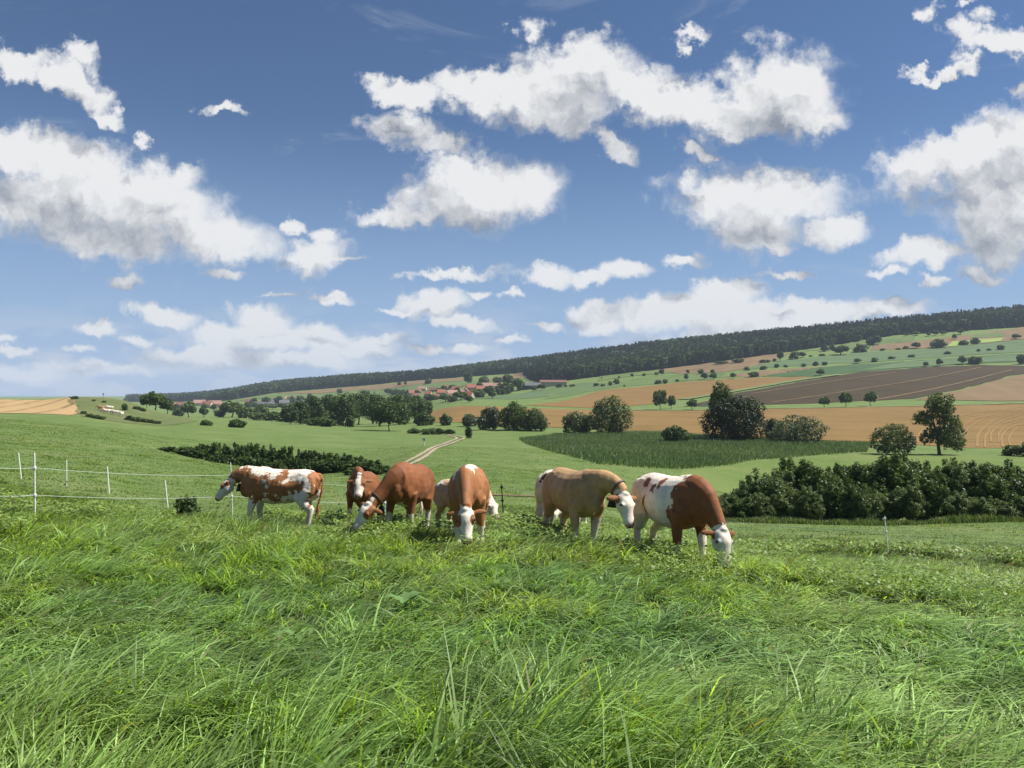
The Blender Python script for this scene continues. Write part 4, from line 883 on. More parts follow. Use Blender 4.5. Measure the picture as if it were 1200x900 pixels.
M['car_white'] = mat_plain('white_car_paint', (.75, .75, .75), .3); M['rubber'] = mat_plain('black_rubber', (.02, .02, .02), .8)
def make_car(u, v):
    x, y = unproj(u, v, 300, 700); e = empty('car', (x, y, Hs(x, y) + .25), R(3)); tag(e, 'white car driving on the far field track beside the dark tree', 'car')
    mb = MB()
    prof_ = [(-2.1,.35),(-2.15,.75),(-2.0,.98),(-1.2,1.02),(.7,.98),(1.9,.85),(2.1,.7),(2.1,.35)]
    n = len(prof_); v_ = [(px_, s * .85, pz_) for s in (-1, 1) for px_, pz_ in prof_]
    mb.add(v_, [tuple(range(n)), tuple(range(2*n-1, n-1, -1))] + [(i, i + n, (i+1) % n + n, (i+1) % n) for i in range(n)])
    link('body', mb.mesh('body', M['car_white']), e)
    cb = MB(); b = [(-1.7,1.0),(-1.3,1.5),(.0,1.5),(.75,.97)]; v_ = [(px_, s * (.72 if pz_ > 1.2 else .8), pz_) for s in (-1, 1) for px_, pz_ in b]
    cb.add(v_, [(0,1,2,3),(7,6,5,4),(0,4,5,1),(2,6,7,3)]); link('window_glass', cb.mesh('window_glass', M['glass_dark']), e)
    rb = MB(); rb.box((-.65, 0, 1.52), (1.4, 1.42, .05)); link('roof', rb.mesh('roof', M['car_white']), e)
    for sx in (-1.3, 1.3):
        for sy in (-.8, .8):
            wb = MB(); wb.tube([(sx, sy - .1, .32), (sx, sy + .1, .32)], [.32, .32], 14); link('wheel', wb.mesh('wheel', M['rubber']), e)
make_car(827, 476.8)

# ------------------------------------------------------------------ cattle
M['coat'] = None
m, n_, l_, b_ = new_mat('cow_coat')
at = n_.new('ShaderNodeAttribute'); at.attribute_name = 'tint'
tcn = n_.new('ShaderNodeTexCoord'); hf = noise(n_, l_, tcn.outputs['Object'], 60, 4, .7); hf2 = noise(n_, l_, tcn.outputs['Object'], 5, 3, .6)
l_.new(mixc(n_, l_, 1.0, at.outputs['Color'], mixc(n_, l_, mth(n_, l_, 'ADD', mth(n_, l_, 'MULTIPLY', hf, .5), mth(n_, l_, 'MULTIPLY', hf2, .5)), (.70, .70, .70), (1.25, 1.23, 1.2)), 'MULTIPLY'), b_.inputs['Base Color'])
b_.inputs['Roughness'].default_value = .62; b_.inputs['Specular IOR Level'].default_value = .25
b_.inputs['Sheen Weight'].default_value = .03
bp = n_.new('ShaderNodeBump'); bp.inputs['Strength'].default_value = .35; bp.inputs['Distance'].default_value = .02; l_.new(hf, bp.inputs['Height']); l_.new(bp.outputs[0], b_.inputs['Normal'])
M['coat'] = m
M['eye'] = mat_plain('dark_eye', (.012, .008, .006), .12)
M['strap'] = mat_plain('dark_leather', (.10, .062, .036), .6); M['bell'] = mat_plain('dark_metal_bell', (.03, .03, .032), .4, .3)
M['tag_y'] = mat_plain('yellow_plastic', (.65, .48, .12), .5)
CC = {'white': (.74, .655, .545), 'brown': (.310, .128, .046), 'red': (.225, .080, .027), 'tan': (.45, .28, .130), 'pale': (.50, .35, .21), 'muzzle': (.44, .27, .22), 'dark': (.10, .055, .035), 'grey': (.50, .47, .43)}
def rest(voxel, mb, it=5):
    me = mb.mesh('tmp'); o = bpy.data.objects.new('tmp', me); COL.objects.link(o)
    r_ = o.modifiers.new('r', 'REMESH'); r_.mode = 'VOXEL'; r_.voxel_size = voxel
    s_ = o.modifiers.new('s', 'SMOOTH'); s_.factor = .5; s_.iterations = it
    dg = bpy.context.evaluated_depsgraph_get(); out = bpy.data.meshes.new_from_object(o.evaluated_get(dg))
    bpy.data.objects.remove(o); bpy.data.meshes.remove(me); return out
def bez(a, b, c, d, n):
    a, b, c, d = map(Vector, (a, b, c, d))
    return [a*(1-t)**3 + b*3*t*(1-t)**2 + c*3*t*t*(1-t) + d*t**3 for t in [i/(n-1) for i in range(n)]]
def cow_meshes(pose, coat, voxel=.016, seed=1):
    """pose: poll, hdir, hup, legs (forward shift of each hoof); coat: base colour, patches, head"""
    mb = MB(); P = Vector(pose['poll']); hd = Vector(pose['hdir']).normalized(); hu = Vector(pose.get('hup', (.3, 0, 1)))
    hs = hd.cross(hu).normalized(); hu = hs.cross(hd).normalized()
    T = [(-.99,1.10,.10,.08),(-.95,1.11,.20,.16),(-.84,1.09,.30,.245),(-.66,1.06,.345,.30),(-.42,1.01,.375,.335),(-.10,.965,.405,.365),(.16,.955,.41,.365),(.40,.975,.40,.325),(.60,1.01,.37,.275),(.76,1.03,.31,.22),(.88,1.05,.22,.16)]
    mb.tube([(x, 0, z) for x, z, _, _ in T], [w for *_, w in T], 20, [h for _, _, h, _ in T])
    for s in (-1, 1):
        mb.ball((-.60, s*.19, 1.25), (.14, .07, .06)); mb.ball((-.92, s*.10, 1.17), (.08, .06, .08))
        mb.ball((-.74, s*.20, .98), (.22, .13, .32)); mb.ball((.53, s*.195, .92), (.20, .085, .30)); mb.ball((.66, s*.165, .86), (.15, .10, .18))
    mb.ball((.42, 0, 1.33), (.24, .09, .075)); mb.ball((-.05, 0, .80), (.60, .27, .24)); mb.ball((.78, 0, .86), (.18, .13, .20)); mb.ball((-.93, 0, 1.27), (.10, .06, .06))
    nb = P - hd * .05
    nk = bez((.55, 0, 1.07), (.88, 0, 1.16), nb - Vector((hd.x*.1 + .30 * (1 - abs(hd.z)*.3), nb.y*.5, -.16 + hd.z*.14)), nb, 9)
    up = [Vector((.25, 0, 1))] * 9
    mb.tube(nk, [.215,.205,.185,.165,.148,.135,.122,.112,.10], 16, [.33,.315,.285,.25,.22,.19,.165,.145,.12], up)
    for i in (2, 3, 4): mb.ball(nk[i] + Vector((-.10, 0, -.20 + .03*i)), (.13, .05, .13))
    HT = [(-.07,.070,.06,0),(0,.112,.095,0),(.09,.125,.135,-.01),(.18,.124,.138,-.015),(.28,.096,.112,-.012),(.38,.080,.090,-.008),(.46,.088,.085,-.006),(.52,.074,.064,-.006),(.55,.045,.038,-.006)]
    mb.tube([P + hd*t*.95 + hu*o for t, _, _, o in HT], [w*1.14 for _, w, _, _ in HT], 16, [h*1.06 for _, _, h, _ in HT], [hu] * len(HT))
    mb.ball(P + hd*.12 - hu*.10, (.10, .07, .08)); mb.ball(P - hd*.02 + hu*.055, (.08, .075, .05))
    for s in (-1, 1): mb.ball(P + hd*.155 + hs*s*.118 + hu*.058, (.045, .03, .04))
    ears = []
    for s in (-1, 1):
        a = P + hd*.03 + hs*s*.09 + hu*.01; d_ = (hs*s - hu*pose.get('droop', .30) - hd*.10).normalized()
        pts = [a, a + d_*.07, a + d_*.145, a + d_*.21, a + d_*.24]; ears.append((pts[0], pts[-1]))
        mb.tube(pts, [.028, .048, .054, .034, .008], 10, [.026, .024, .020, .016, .008], [hd.cross(d_) if abs(hd.dot(d_)) < .9 else hu] * 5)
    lg = pose.get('legs', (0, 0, 0, 0)); legs = []
    for i, s in enumerate((-1, 1)):
        f = lg[i]; pts = [(.55, s*.20, .84), (.51, s*.205, .68), (.54 + f*.4, s*.195, .42), (.53 + f*.85, s*.19, .16), (.55 + f, s*.19, .075), (.575 + f, s*.19, .0)]
        mb.tube(pts, [.125,.092,.066,.046,.052,.062], 12, [.16,.115,.072,.050,.055,.068], (1, 0, .02)); legs.append(pts)
        f = lg[i + 2]; pts = [(-.72, s*.19, .92), (-.60 + f*.2, s*.215, .70), (-.70 + f*.5, s*.20, .54), (-.82 + f*.7, s*.19, .46), (-.79 + f*.9, s*.185, .16), (-.76 + f, s*.185, .075), (-.735 + f, s*.185, 0)]
        mb.tube(pts, [.15,.125,.085,.062,.047,.053,.062], 12, [.24,.175,.10,.078,.052,.056,.068], (1, 0, .02)); legs.append(pts)
    tw = pose.get('tail', .0)
    tail = [(-.96, 0, 1.28), (-1.04, tw*.2, 1.18), (-1.06, tw*.5, .95), (-1.03, tw*.9, .72), (-1.0, tw, .60)]
    mb.tube(tail, [.045, .034, .026, .022, .020], 8)
    me = rest(voxel, mb)
    co = np.empty(len(me.vertices) * 3, np.float32); me.vertices.foreach_get('co', co); co = co.reshape(-1, 3).astype(float)
    no = np.empty(len(me.vertices) * 3, np.float32); me.vertices.foreach_get('normal', no); no = no.reshape(-1, 3)
    dsp = .034 * (fbm(co * 2.3 + seed, seed + 40, 3) - .5) + .014 * (fbm(co * np.array([11, 5, 5]) + seed, seed + 44, 2) - .5)
    for (hx, hz_, rx, rz, am) in ((-.36, 1.13, .16, .13, -.040), (.33, 1.0, .07, .28, -.022), (.76, 1.05, .06, .25, -.016), (-.52, .78, .10, .12, -.022)):   # hollow flank, behind the shoulder, neck root, stifle fold
        dsp += am * np.exp(-((co[:, 0] - hx) / rx) ** 2 - ((co[:, 2] - hz_) / rz) ** 2) * np.clip((np.abs(co[:, 1]) - .10) / .12, 0, 1)
    for rb in range(5): dsp += .006 * np.exp(-((co[:, 0] - .22 + rb * .105 + (co[:, 2] - 1) * .25) / .028) ** 2 - ((co[:, 2] - 1.0) / .2) ** 2) * (np.abs(co[:, 1]) > .2)
    co = co + no * dsp[:, None]; me.vertices.foreach_set('co', co.astype(np.float32).ravel()); me.update()
    nz = fbm(co * 3.2 + seed * 7, seed, 4) - .5; nz2 = fbm(co * 13 + seed, seed + 20, 3) - .5
    col = np.tile(np.array(CC[coat['base']]), (len(co), 1))
    for (cx, cyy, cz, rx, ry, rz, key, rag) in coat['patches']:
        d = np.sqrt(((co[:, 0]-cx)/rx)**2 + ((co[:, 1]-cyy)/ry)**2 + ((co[:, 2]-cz)/rz)**2) + rag * (nz * 2.2 + nz2 * 3.4)
        col[d < 1] = CC[key]
    low = co[:, 2] + nz * .7 + nz2 * .25 < coat.get('sock', .42) - .06; isleg = (co[:, 0] < .95) & low & (co[:, 2] < .62)
    if coat.get('sock', .42) > 0: col[isleg] = np.array(CC['white']) * .9
    belly = (co[:, 2] < .72 + nz * .3) & (np.abs(co[:, 1]) < .24) & (co[:, 0] > -.6) & (co[:, 0] < .6) & (co[:, 2] > .5)
    if coat.get('belly'): col[belly] = CC[coat['belly']]
    rel = co - np.array(P); t = rel @ np.array(hd); sdd = rel @ np.array(hs); uu = rel @ np.array(hu)
    rad = np.sqrt(sdd**2 + uu**2)
    head = (t > -.08 + nz * .40 + nz2 * .15) & (t < .7) & (rad < .24) & ((co[:, 0] > .72) | (co[:, 2] < .5))
    hc = coat.get('head', 'white'); col[head] = CC[hc]
    if coat.get('cheek'):
        ck = head & (np.abs(sdd) > coat.get('blaze', .055) + nz * .08) & (t < coat.get('cheek_to', .30) + nz * .15); col[ck] = CC[coat['cheek']]
    if coat.get('eyepatch'):
        ep = head & (((t - .15) / .09)**2 + ((np.abs(sdd) - .11) / .05)**2 + ((uu - .05) / .09)**2 < 1 + nz * 1.2); col[ep] = CC[coat['eyepatch']]
    if hc == 'white':                                      # greyish hair on the bridge of the nose
        br = head & (t > .20) & (t < .42) & (np.abs(sdd) < .06) & (uu > 0) ; col[br] = col[br] * .55 + np.array(CC['grey']) * .4
    mz = head & (t > .465 + nz * .06); col[mz] = CC['muzzle']
    nost = head & (t > .50) & (np.abs(np.abs(sdd) - .040) < .016) & (uu > -.02); col[nost] = CC['dark']
    for a, b in ears:
        ab = np.array(b - a); q = co - np.array(a); tt = np.clip(q @ ab / (ab @ ab), 0, 1); dd = np.linalg.norm(q - tt[:, None]*ab, axis=1)
        col[(dd < .085) & (q @ ab / (ab @ ab) > .12)] = CC[coat.get('ear', 'brown')]
    sp = (co[:, 2] < .07); col[sp] = CC['dark']
    tl = (co[:, 0] < -.97) & (co[:, 2] < 1.15); col[tl] = CC[coat.get('tail', coat['base'])]
    if coat.get('shade'):                                  # darker points of a tan coat: neck, lower flank, face edge
        pass
    col = col * (1 + .55 * nz[:, None] + .45 * nz2[:, None])
    a_ = me.attributes.new('tint', 'FLOAT_COLOR', 'POINT'); c4 = np.ones((len(co), 4), np.float32); c4[:, :3] = np.clip(col, 0.004, .8); a_.data.foreach_set('color', c4.ravel())
    me.materials.clear(); me.materials.append(M['coat']); me.polygons.foreach_set('use_smooth', np.ones(len(me.polygons), bool)); me.name = 'body'
    parts = [('body', me, [])]
    for s in (-1, 1):
        eb = MB(); eb.ball(P + hd*.158 + hs*s*.137 + hu*.055, (.025, .022, .022)); parts.append(('eye', eb.mesh('eye', M['eye'], True), []))
    sw = MB(); rr_ = random.Random(seed); e = Vector(tail[-1])
    for i in range(22):
        a = rr_.uniform(0, 6.28); q = rr_.uniform(.01, .05); d_ = Vector((math.cos(a)*q, math.sin(a)*q, 0)); Lh = rr_.uniform(.22, .36)
        sw.tube([e + Vector((0, 0, .06)), e + d_*.8 - Vector((0, 0, Lh*.45)), e + d_*1.1 - Vector((0, 0, Lh))], [.012, .011, .002], 5)
    swm = sw.mesh('tail_switch', M['coat']); a_ = swm.attributes.new('tint', 'FLOAT_COLOR', 'POINT'); a_.data.foreach_set('color', np.tile(np.array([*CC[coat.get('switch', 'white')], 1], np.float32), len(swm.vertices)))
    parts.append(('tail_switch', swm, []))
    if pose.get('collar'):
        i = 7; c = nk[i]; tn = (nk[8] - nk[6]).normalized(); sd = tn.cross(Vector((.25, 0, 1))).normalized(); uu_ = sd.cross(tn)
        cb = MB(); nn = 22; v = []; f = []
        for k in range(nn):
            a = 2*math.pi*k/nn; dv = sd*math.cos(a)*.118 + uu_*math.sin(a)*.152; dn = dv.normalized()
            for o, w in ((-.004, -.016), (.009, -.016), (.009, .016), (-.004, .016)): v.append(c + dv + dn*o + tn*w)
        for k in range(nn):
            k2 = (k+1) % nn
            for j in range(4): f.append((k*4+j, k2*4+j, k2*4+(j+1) % 4, k*4+(j+1) % 4))
        cb.add(v, f); bl = MB(); bc = c - uu_*.165 + Vector((.0, 0, -.01))
        bl.tube([bc, bc - Vector((0, 0, .03)), bc - Vector((0, 0, .12)), bc - Vector((0, 0, .19))], [.02, .045, .068, .082], 12, [.02, .035, .052, .064], (1, 0, 0))
        parts.append(('collar', cb.mesh('collar', M['strap']), [('bell', bl.mesh('bell', M['bell'], True))]))
    if pose.get('ear_tag'):
        a, b = ears[pose['ear_tag'] - 1]; c = a.lerp(b, .5) - hu*.03 + hd*.03
        tb = MB(); tb.box(c, (.012, .05, .06)); parts.append(('ear_tag', tb.mesh('ear_tag', M['tag_y']), []))
    return parts
def place_cow(label, u, Y, heading, parts, s=1.0, group='cattle grazing in the long grass', dz=0.0, tilt=True, name='cow'):
    x, y = at_u(u, Y); z = Hs(x, y); e = empty(name, (x, y, z + dz)); tag(e, label, 'cow', group)
    dx = (Hs(x + .6, y) - Hs(x - .6, y)) / 1.2; dyy = (Hs(x, y + .6) - Hs(x, y - .6)) / 1.2
    nrm = Vector((-dx, -dyy, 1)).normalized() if tilt else Vector((0, 0, 1))
    fw = Vector((math.cos(R(heading)), math.sin(R(heading)), 0)); fw = (fw - nrm * fw.dot(nrm)).normalized(); lf = nrm.cross(fw)
    mt = Matrix((fw, lf, nrm)).transposed().to_4x4(); mt.translation = (x, y, z + dz)
    e.matrix_world = mt @ Matrix.Scale(s, 4)
    for pn, me, sub in parts:
        p = link(pn, me, e)
        for sn, sm in sub: link(sn, sm, p)
    return e
# heading: 0 faces right across the picture, 180 left, -90 towards the camera
cowA = cow_meshes({'poll': (1.19, .06, 1.00), 'hdir': (.52, .14, -.84), 'hup': (.84, 0, .45), 'legs': (-.06, .05, .10, -.08), 'tail': .05, 'collar': True},
    {'base': 'white', 'patches': [(.72,.0,1.0,.36,.5,.44,'brown',.25),(1.1,0,1.0,.34,.4,.4,'brown',.2),(.42,.3,.86,.22,.3,.36,'brown',.35),(-.14,.3,1.22,.20,.4,.24,'brown',.7),(-.02,.35,.92,.34,.35,.22,'brown',.95),(-.34,.35,.98,.13,.3,.18,'brown',1.1),(-.60,.3,1.0,.11,.3,.14,'brown',1.1),(.35,.3,1.12,.2,.3,.2,'brown',1.2),(-.93,0,1.2,.20,.4,.26,'brown',.3),(-.93,.2,.86,.12,.2,.3,'brown',.5),(.45,.2,1.32,.20,.4,.14,'white',.5)], 'eyepatch': 'brown', 'ear': 'red', 'tail': 'brown', 'switch': 'brown'}, seed=2)
place_cow('white and brown patched cow standing side on by the white fence, head lowered', 323, 16.9, 174, cowA, .95)
cowB = cow_meshes({'poll': (1.16, .14, 1.14), 'hdir': (.55, .05, -.83), 'hup': (.8, 0, .6), 'legs': (.05, 0, 0, 0)}, {'base': 'red', 'patches': [], 'cheek': 'red', 'blaze': .07, 'cheek_to': .26, 'ear': 'brown'}, seed=3)
place_cow('dark red cow with white blaze looking at the camera over the grazing brown cow', 424, 17.6, -90, cowB, .92)
cowC = cow_meshes({'poll': (1.08, -.42, .56), 'hdir': (.28, -.40, -.86), 'hup': (.8, -.4, .3), 'legs': (.08, -.10, .06, -.10), 'collar': True},
    {'base': 'red', 'patches': [(.45,0,.55,.25,.12,.16,'white',.4)], 'eyepatch': 'red', 'cheek': 'brown', 'blaze': .08, 'cheek_to': .22, 'ear': 'brown', 'sock': .46}, seed=4)
place_cow('plain brown cow turned away slightly, grazing with white muzzle low in the grass', 476, 15.4, -98, cowC, 1.04)
cowD = cow_meshes({'poll': (1.30, -.1, .80), 'hdir': (.6, -.1, -.8), 'hup': (.8, 0, .5)}, {'base': 'pale', 'patches': [(-.8,0,1.3,.3,.4,.12,'white',.4)], 'ear': 'pale', 'tail': 'pale'}, seed=5)
place_cow('pale tan cow mostly hidden behind the front facing brown cow', 541, 16.8, -50, cowD, .86)
cowF = cow_meshes({'poll': (1.32, .0, .66), 'hdir': (.34, .0, -.94), 'hup': (.94, 0, .34), 'legs': (.05, -.08, .04, -.06), 'droop': .10},
    {'base': 'brown', 'patches': [(.30,.05,1.36,.42,.085,.18,'white',.30),(.62,.07,1.30,.26,.075,.26,'white',.35),(.50,-.20,1.22,.20,.03,.16,'white',.3),(-.25,.06,1.40,.5,.10,.2,'white',.4),(.05,-.14,1.33,.4,.045,.2,'white',.4)], 'eyepatch': 'red', 'ear': 'brown', 'sock': .40}, seed=6)
place_cow('brown cow facing the camera, white streaks along back, white face down grazing', 552.5, 13.9, -89, cowF, 1.04)
cowG = cow_meshes({'poll': (1.32, 0, .66), 'hdir': (.34, 0, -.94), 'hup': (.94, 0, .34)}, {'base': 'white', 'patches': [(-.55,0,1.0,.26,.5,.34,'red',.3),(.5,0,1.1,.35,.5,.3,'brown',.3),(-.98,0,1.2,.07,.3,.14,'dark',.2)], 'ear': 'brown'}, seed=7)
place_cow('white and brown cow hidden behind the tan cow, only its rump showing', 655, 15.8, 64, cowG, .95)
cowH = cow_meshes({'poll': (1.20, .34, 1.02), 'hdir': (.36, .14, -.90), 'hup': (.86, .15, .42), 'legs': (.12, -.06, .05, -.08), 'collar': True, 'ear_tag': 1},
    {'base': 'tan', 'patches': [(.75,0,1.05,.25,.4,.3,'tan',.2),(.35,-.3,.55,.2,.2,.2,'pale',.3)], 'ear': 'brown', 'sock': .50, 'tail': 'tan'}, seed=8)
place_cow('light tan cow with pale face and dark bell, head raised above the grass', 668, 13.3, -72, cowH, 1.0)
cowE = cow_meshes({'poll': (1.14, .14, .62), 'hdir': (.28, .04, -.95), 'hup': (.95, .1, .30), 'legs': (-.05, .12, .10, -.10), 'tail': -.06, 'ear_tag': 1},
    {'base': 'white', 'patches': [(.86,0,1.0,.50,.6,.52,'red',.16),(.50,-.2,.62,.20,.4,.32,'red',.25),(1.15,0,.9,.4,.4,.4,'red',.1),(.05,-.22,1.27,.07,.12,.17,'red',.5),(-.06,-.25,1.14,.10,.14,.09,'red',.5),(-.40,-.25,1.25,.09,.14,.09,'red',.45),(-.34,-.35,.86,.06,.2,.16,'red',.5),(-1.0,0,1.15,.10,.4,.32,'red',.25),(-.96,-.1,.8,.10,.25,.3,'pale',.4)], 'ear': 'red', 'eyepatch': 'grey', 'tail': 'brown', 'switch': 'brown', 'sock': .40}, seed=9)
place_cow('largest white cow with red brown neck and shoulder, grazing at the right end', 784, 12.2, -72, cowE, 1.03)
# far herd on the mound
farc = [cow_meshes({'poll': (1.34, .05, 1.02), 'hdir': (.6, .1, -.78), 'hup': (.8, 0, .5)}, {'base': b, 'patches': [], 'ear': b}, .05, 20 + i) for i, b in enumerate(('white', 'tan', 'brown'))]
herd = [(117.5,481,1,170),(122,483.5,2,20),(128,481,0,200),(123.5,485,0,185),(130,485.5,0,170),(135.5,486.5,0,10),(142,488.3,0,95)]
FL = ['tan cow at the top left of the far herd', 'brown cow between the pale ones of the far herd', 'pale cow highest on the mound in the far herd', 'leftmost pale cow in the lower row of the far herd', 'middle pale cow in the lower row of the far herd', 'right pale cow in the lower row of the far herd', 'pale cow seen end on, apart to the right of the far herd']
for (u, v, k, a), lb in zip(herd, FL):
    x, y = unproj(u, v, 165, 300); place_cow(lb, u, y, a, farc[k], .95, 'far herd on the green mound')

# ------------------------------------------------------------------ fences
M['post_white'] = mat_plain('white_plastic_post', (.64, .65, .60), .5); M['post_black'] = mat_plain('black_steel_post', (.025, .025, .025), .5, .5)
M['wire_w'] = mat_plain('white_fence_rope', (.50, .54, .46), .6); M['wire_g'] = mat_plain('thin_wire', (.45, .46, .44), .45, .4)
def bar(mb, a, b, r, n=8): mb.tube([a, Vector(a).lerp(Vector(b), .5), b], [r, r, r], n)
def post(fence, u, Y, h, r, mat, lean=(0, 0), insul=(), name='post'):
    x, y = at_u(u, Y); z = Hs(x, y); mb = MB(); top = Vector((x + lean[0], y + lean[1], z + h))
    mb.tube([(x, y, z - .25), (x, y, z + .02), top - Vector((0, 0, .05)), top], [r, r, r * .9, r * .35], 8)
    p = link(name, mb.mesh(name, M[mat], True), fence)
    for q in insul:
        c = Vector((x, y, z)).lerp(top, q); ib = MB(); ib.tube([c + Vector((0, 0, -.035)), c, c + Vector((0, 0, .035))], [r*1.6, r*2.1, r*1.6], 8); ib.box(c + Vector((-.04, -.02, 0)), (.06, .03, .025))
        link('insulator', ib.mesh('insulator', M['post_black'] if mat == 'post_black' else M['post_white']), p)
    return [Vector((x, y, z)).lerp(top, q) for q in insul] or [top]
def wire(fence, pts, r, mat, sag=.05):
    mb = MB(); P = []
    for a, b in zip(pts, pts[1:]):
        for k in range(8):
            t = k / 8; p = Vector(a).lerp(Vector(b), t); p.z -= sag * 4 * t * (1 - t); P.append(p)
    P.append(Vector(pts[-1])); mb.tube(P, [r] * len(P), 6); link('wire', mb.mesh('wire', M[mat]), fence)
f1_ = empty('electric_fence', (0, 0, 0)); tag(f1_, 'white electric fence of tall thin posts and two white ropes, nearest on the left', 'fence')
a0 = post(f1_, -70, 13.2, 1.28, .017, 'post_white', (0, 0), (.45, .85)); a1 = post(f1_, 41, 14.5, 1.30, .016, 'post_white', (-.01, 0), (.38, .78))
a2 = post(f1_, 272.5, 19.5, 1.50, .015, 'post_white', (-.05, 0), (.42, .78)); a3 = post(f1_, 451, 24.5, 1.45, .022, 'post_white', (0, 0), (.40, .76))
for k in (0, 1): wire(f1_, [a0[k], a1[k], a2[k], a3[k]], .0052, 'wire_w', .06)
f2_ = empty('electric_fence', (0, 0, 0)); tag(f2_, 'row of small pale fence posts further down the slope behind the white fence', 'fence')
tp = []
for (u, Y, lean) in [(25, 33.5, -.12), (78, 33, 0), (128, 32.3, -.08), (197, 31.2, -.12)]: tp.append(post(f2_, u, Y, 1.18, .024, 'post_white', (lean, 0))[0])
f3_ = empty('electric_fence', (0, 0, 0)); tag(f3_, 'black steel post with insulators, pale leaning posts and thin wire behind the cows', 'fence')
b0 = post(f3_, 590, 24.5, 1.15, .022, 'post_black', (-.06, 0), (.52, .90)); b1 = post(f3_, 812, 24, 1.0, .018, 'post_white', (0, 0), (.35, .75)); b2 = post(f3_, 1041, 20.2, 1.08, .017, 'post_white', (-.10, 0), (.6, .93))
wire(f3_, [b0[1], b1[1], b2[0]], .006, 'wire_g', .08); wire(f3_, [a3[0], b0[0]], .006, 'wire_g', .05)
def marker(u, v):
    x, y = unproj(u, v, 100, 300); e = empty('marker_post', (x, y, Hs(x, y))); tag(e, 'small white marker beside the sandy track far down the pasture', 'marker')
    mb = MB(); mb.tube([(0, 0, -.2), (0, 0, .9)], [.09, .09], 8); link('post', mb.mesh('post', M['post_white']), e); cb = MB(); cb.box((0, 0, 1.1), (.55, .3, .45)); link('box', cb.mesh('box', M['wall_white']), e)
marker(497, 522)
def sky_post(u, v):
    x, y = unproj(u, v, 200, 300); e = empty('pole', (x, y, Hs(x, y))); tag(e, 'single thin dark pole standing on top of the green mound', 'pole')
    mb = MB(); mb.tube([(0, 0, -.3), (0, 0, 1.5)], [.06, .05], 8); link('shaft', mb.mesh('shaft', M['dark_wood']), e); b_2 = MB(); b_2.box((0, 0, 1.45), (.5, .12, .4)); link('board', b_2.mesh('board', M['dark_wood']), e)
sky_post(121, 466.8)

# ------------------------------------------------------------------ meadow grass, near and mid distance
PATHS = [[(455,551.5),(482.5,538.5),(510.5,523.5),(535,513.5)], [(462,552.5),(489.5,540.5),(515,524.5),(544,513.3)]]
def grass_zone(y0, y1, dens, wid, hgt, seed, clump=26, cr=.13):
    r = np.random.default_rng(seed); tm = .735
    area = tm * (y1**2 - y0**2) + 1.6 * (y1 - y0); n = int(area * dens); nc = max(1, n // clump)
    cyy = np.sqrt(y0**2 + (y1**2 - y0**2) * r.random(nc)); cxx = r.uniform(-1, 1, nc) * (tm * cyy + .8)
    k = r.integers(0, nc, n); rr_ = cr * np.sqrt(r.random(n)) * (1 + .4 * r.normal(size=n)); a = r.uniform(0, 6.283, n)
    x = cxx[k] + rr_ * np.cos(a); y = cyy[k] + rr_ * np.sin(a)
    if y1 > 40:
        keep = np.ones(n, bool)
        for pth in PATHS:
            P = [unproj(u, v, 40, 300) for u, v in pth]
            for (xa, ya), (xb, yb) in zip(P, P[1:]):
                d2 = np.array([xb - xa, yb - ya]); t = np.clip(((x - xa)*d2[0] + (y - ya)*d2[1]) / (d2 @ d2), 0, 1); keep &= np.hypot(x - xa - t*d2[0], y - ya - t*d2[1]) > .6
        x, y, k, a = x[keep], y[keep], k[keep], a[keep]; n = len(x)
    # wind: laid over towards the right and the camera on the right, more upright on the left
    swirl = n2(x, y, .42, 31, 3); lod = n2(x, y, .33, 35, 3); tall = n2(x, y, .62, 41, 3)
    side = np.clip((x / np.maximum(y, 1) + .35) / .8, 0, 1)
    ldir = -.35 + (swirl - .5) * 4.0 - .35 * side + r.normal(0, .50, n) + r.normal(0, .80, nc)[k]
    lean = .22 + .85 * np.clip(lod * 1.9 - .45, 0, 1) * (.6 + .4 * side) + np.abs(r.normal(0, .22, n))
    curl = r.uniform(.7, 2.0, n) * (.85 + .35 * side)
    h = hgt * (.55 + .95 * np.clip((tall - .25) * 1.7, 0, 1)) * r.uniform(.62, 1.2, n) * r.uniform(.55, 1.35, nc)[k]
    w = wid * r.uniform(.6, 1.35, n)
    p1 = np.clip((n2(x, y, .30, 51, 3) - .32) * 2.6, 0, 1)[:, None]; p2 = np.clip((n2(x, y, .8, 57, 3) - .48) * 3.2, 0, 1)[:, None]
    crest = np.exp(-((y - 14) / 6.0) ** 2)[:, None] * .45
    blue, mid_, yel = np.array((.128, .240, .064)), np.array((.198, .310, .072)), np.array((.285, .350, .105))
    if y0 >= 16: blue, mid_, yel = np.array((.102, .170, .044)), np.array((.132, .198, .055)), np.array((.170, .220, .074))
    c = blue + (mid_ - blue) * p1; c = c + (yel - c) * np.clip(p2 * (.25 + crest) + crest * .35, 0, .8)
    c = c * r.uniform(.38, 1.55, (n, 1)) * r.uniform(.65, 1.3, (nc, 1))[k]
    pale = r.random(n) < .30; c[pale] = c[pale] * 1.15 + np.array((.13, .165, .09)) * r.uniform(.5, 1.3, (int(pale.sum()), 1))  # glossy highlights put into the colour of randomly picked pale blades
    dry = r.random(n) < .012; c[dry] = np.array((.30, .27, .13))
    return blades(x, y, h, w, lean, ldir, curl, c, r, 4, .55)
def build_grass(name, zones):
    Vs, Q, Tq, Cs, b = [], [], [], [], 0
    for z in zones:
        V, qd, tr, cc = grass_zone(*z); Vs.append(V); Q.append(qd + b); Tq.append(tr + b); Cs.append(cc); b += len(V)
    me = np_mesh(name, np.concatenate(Vs), [np.concatenate(Q), np.concatenate(Tq)], M['grass'], np.concatenate(Cs)); tag(link(name, me), kind='stuff')
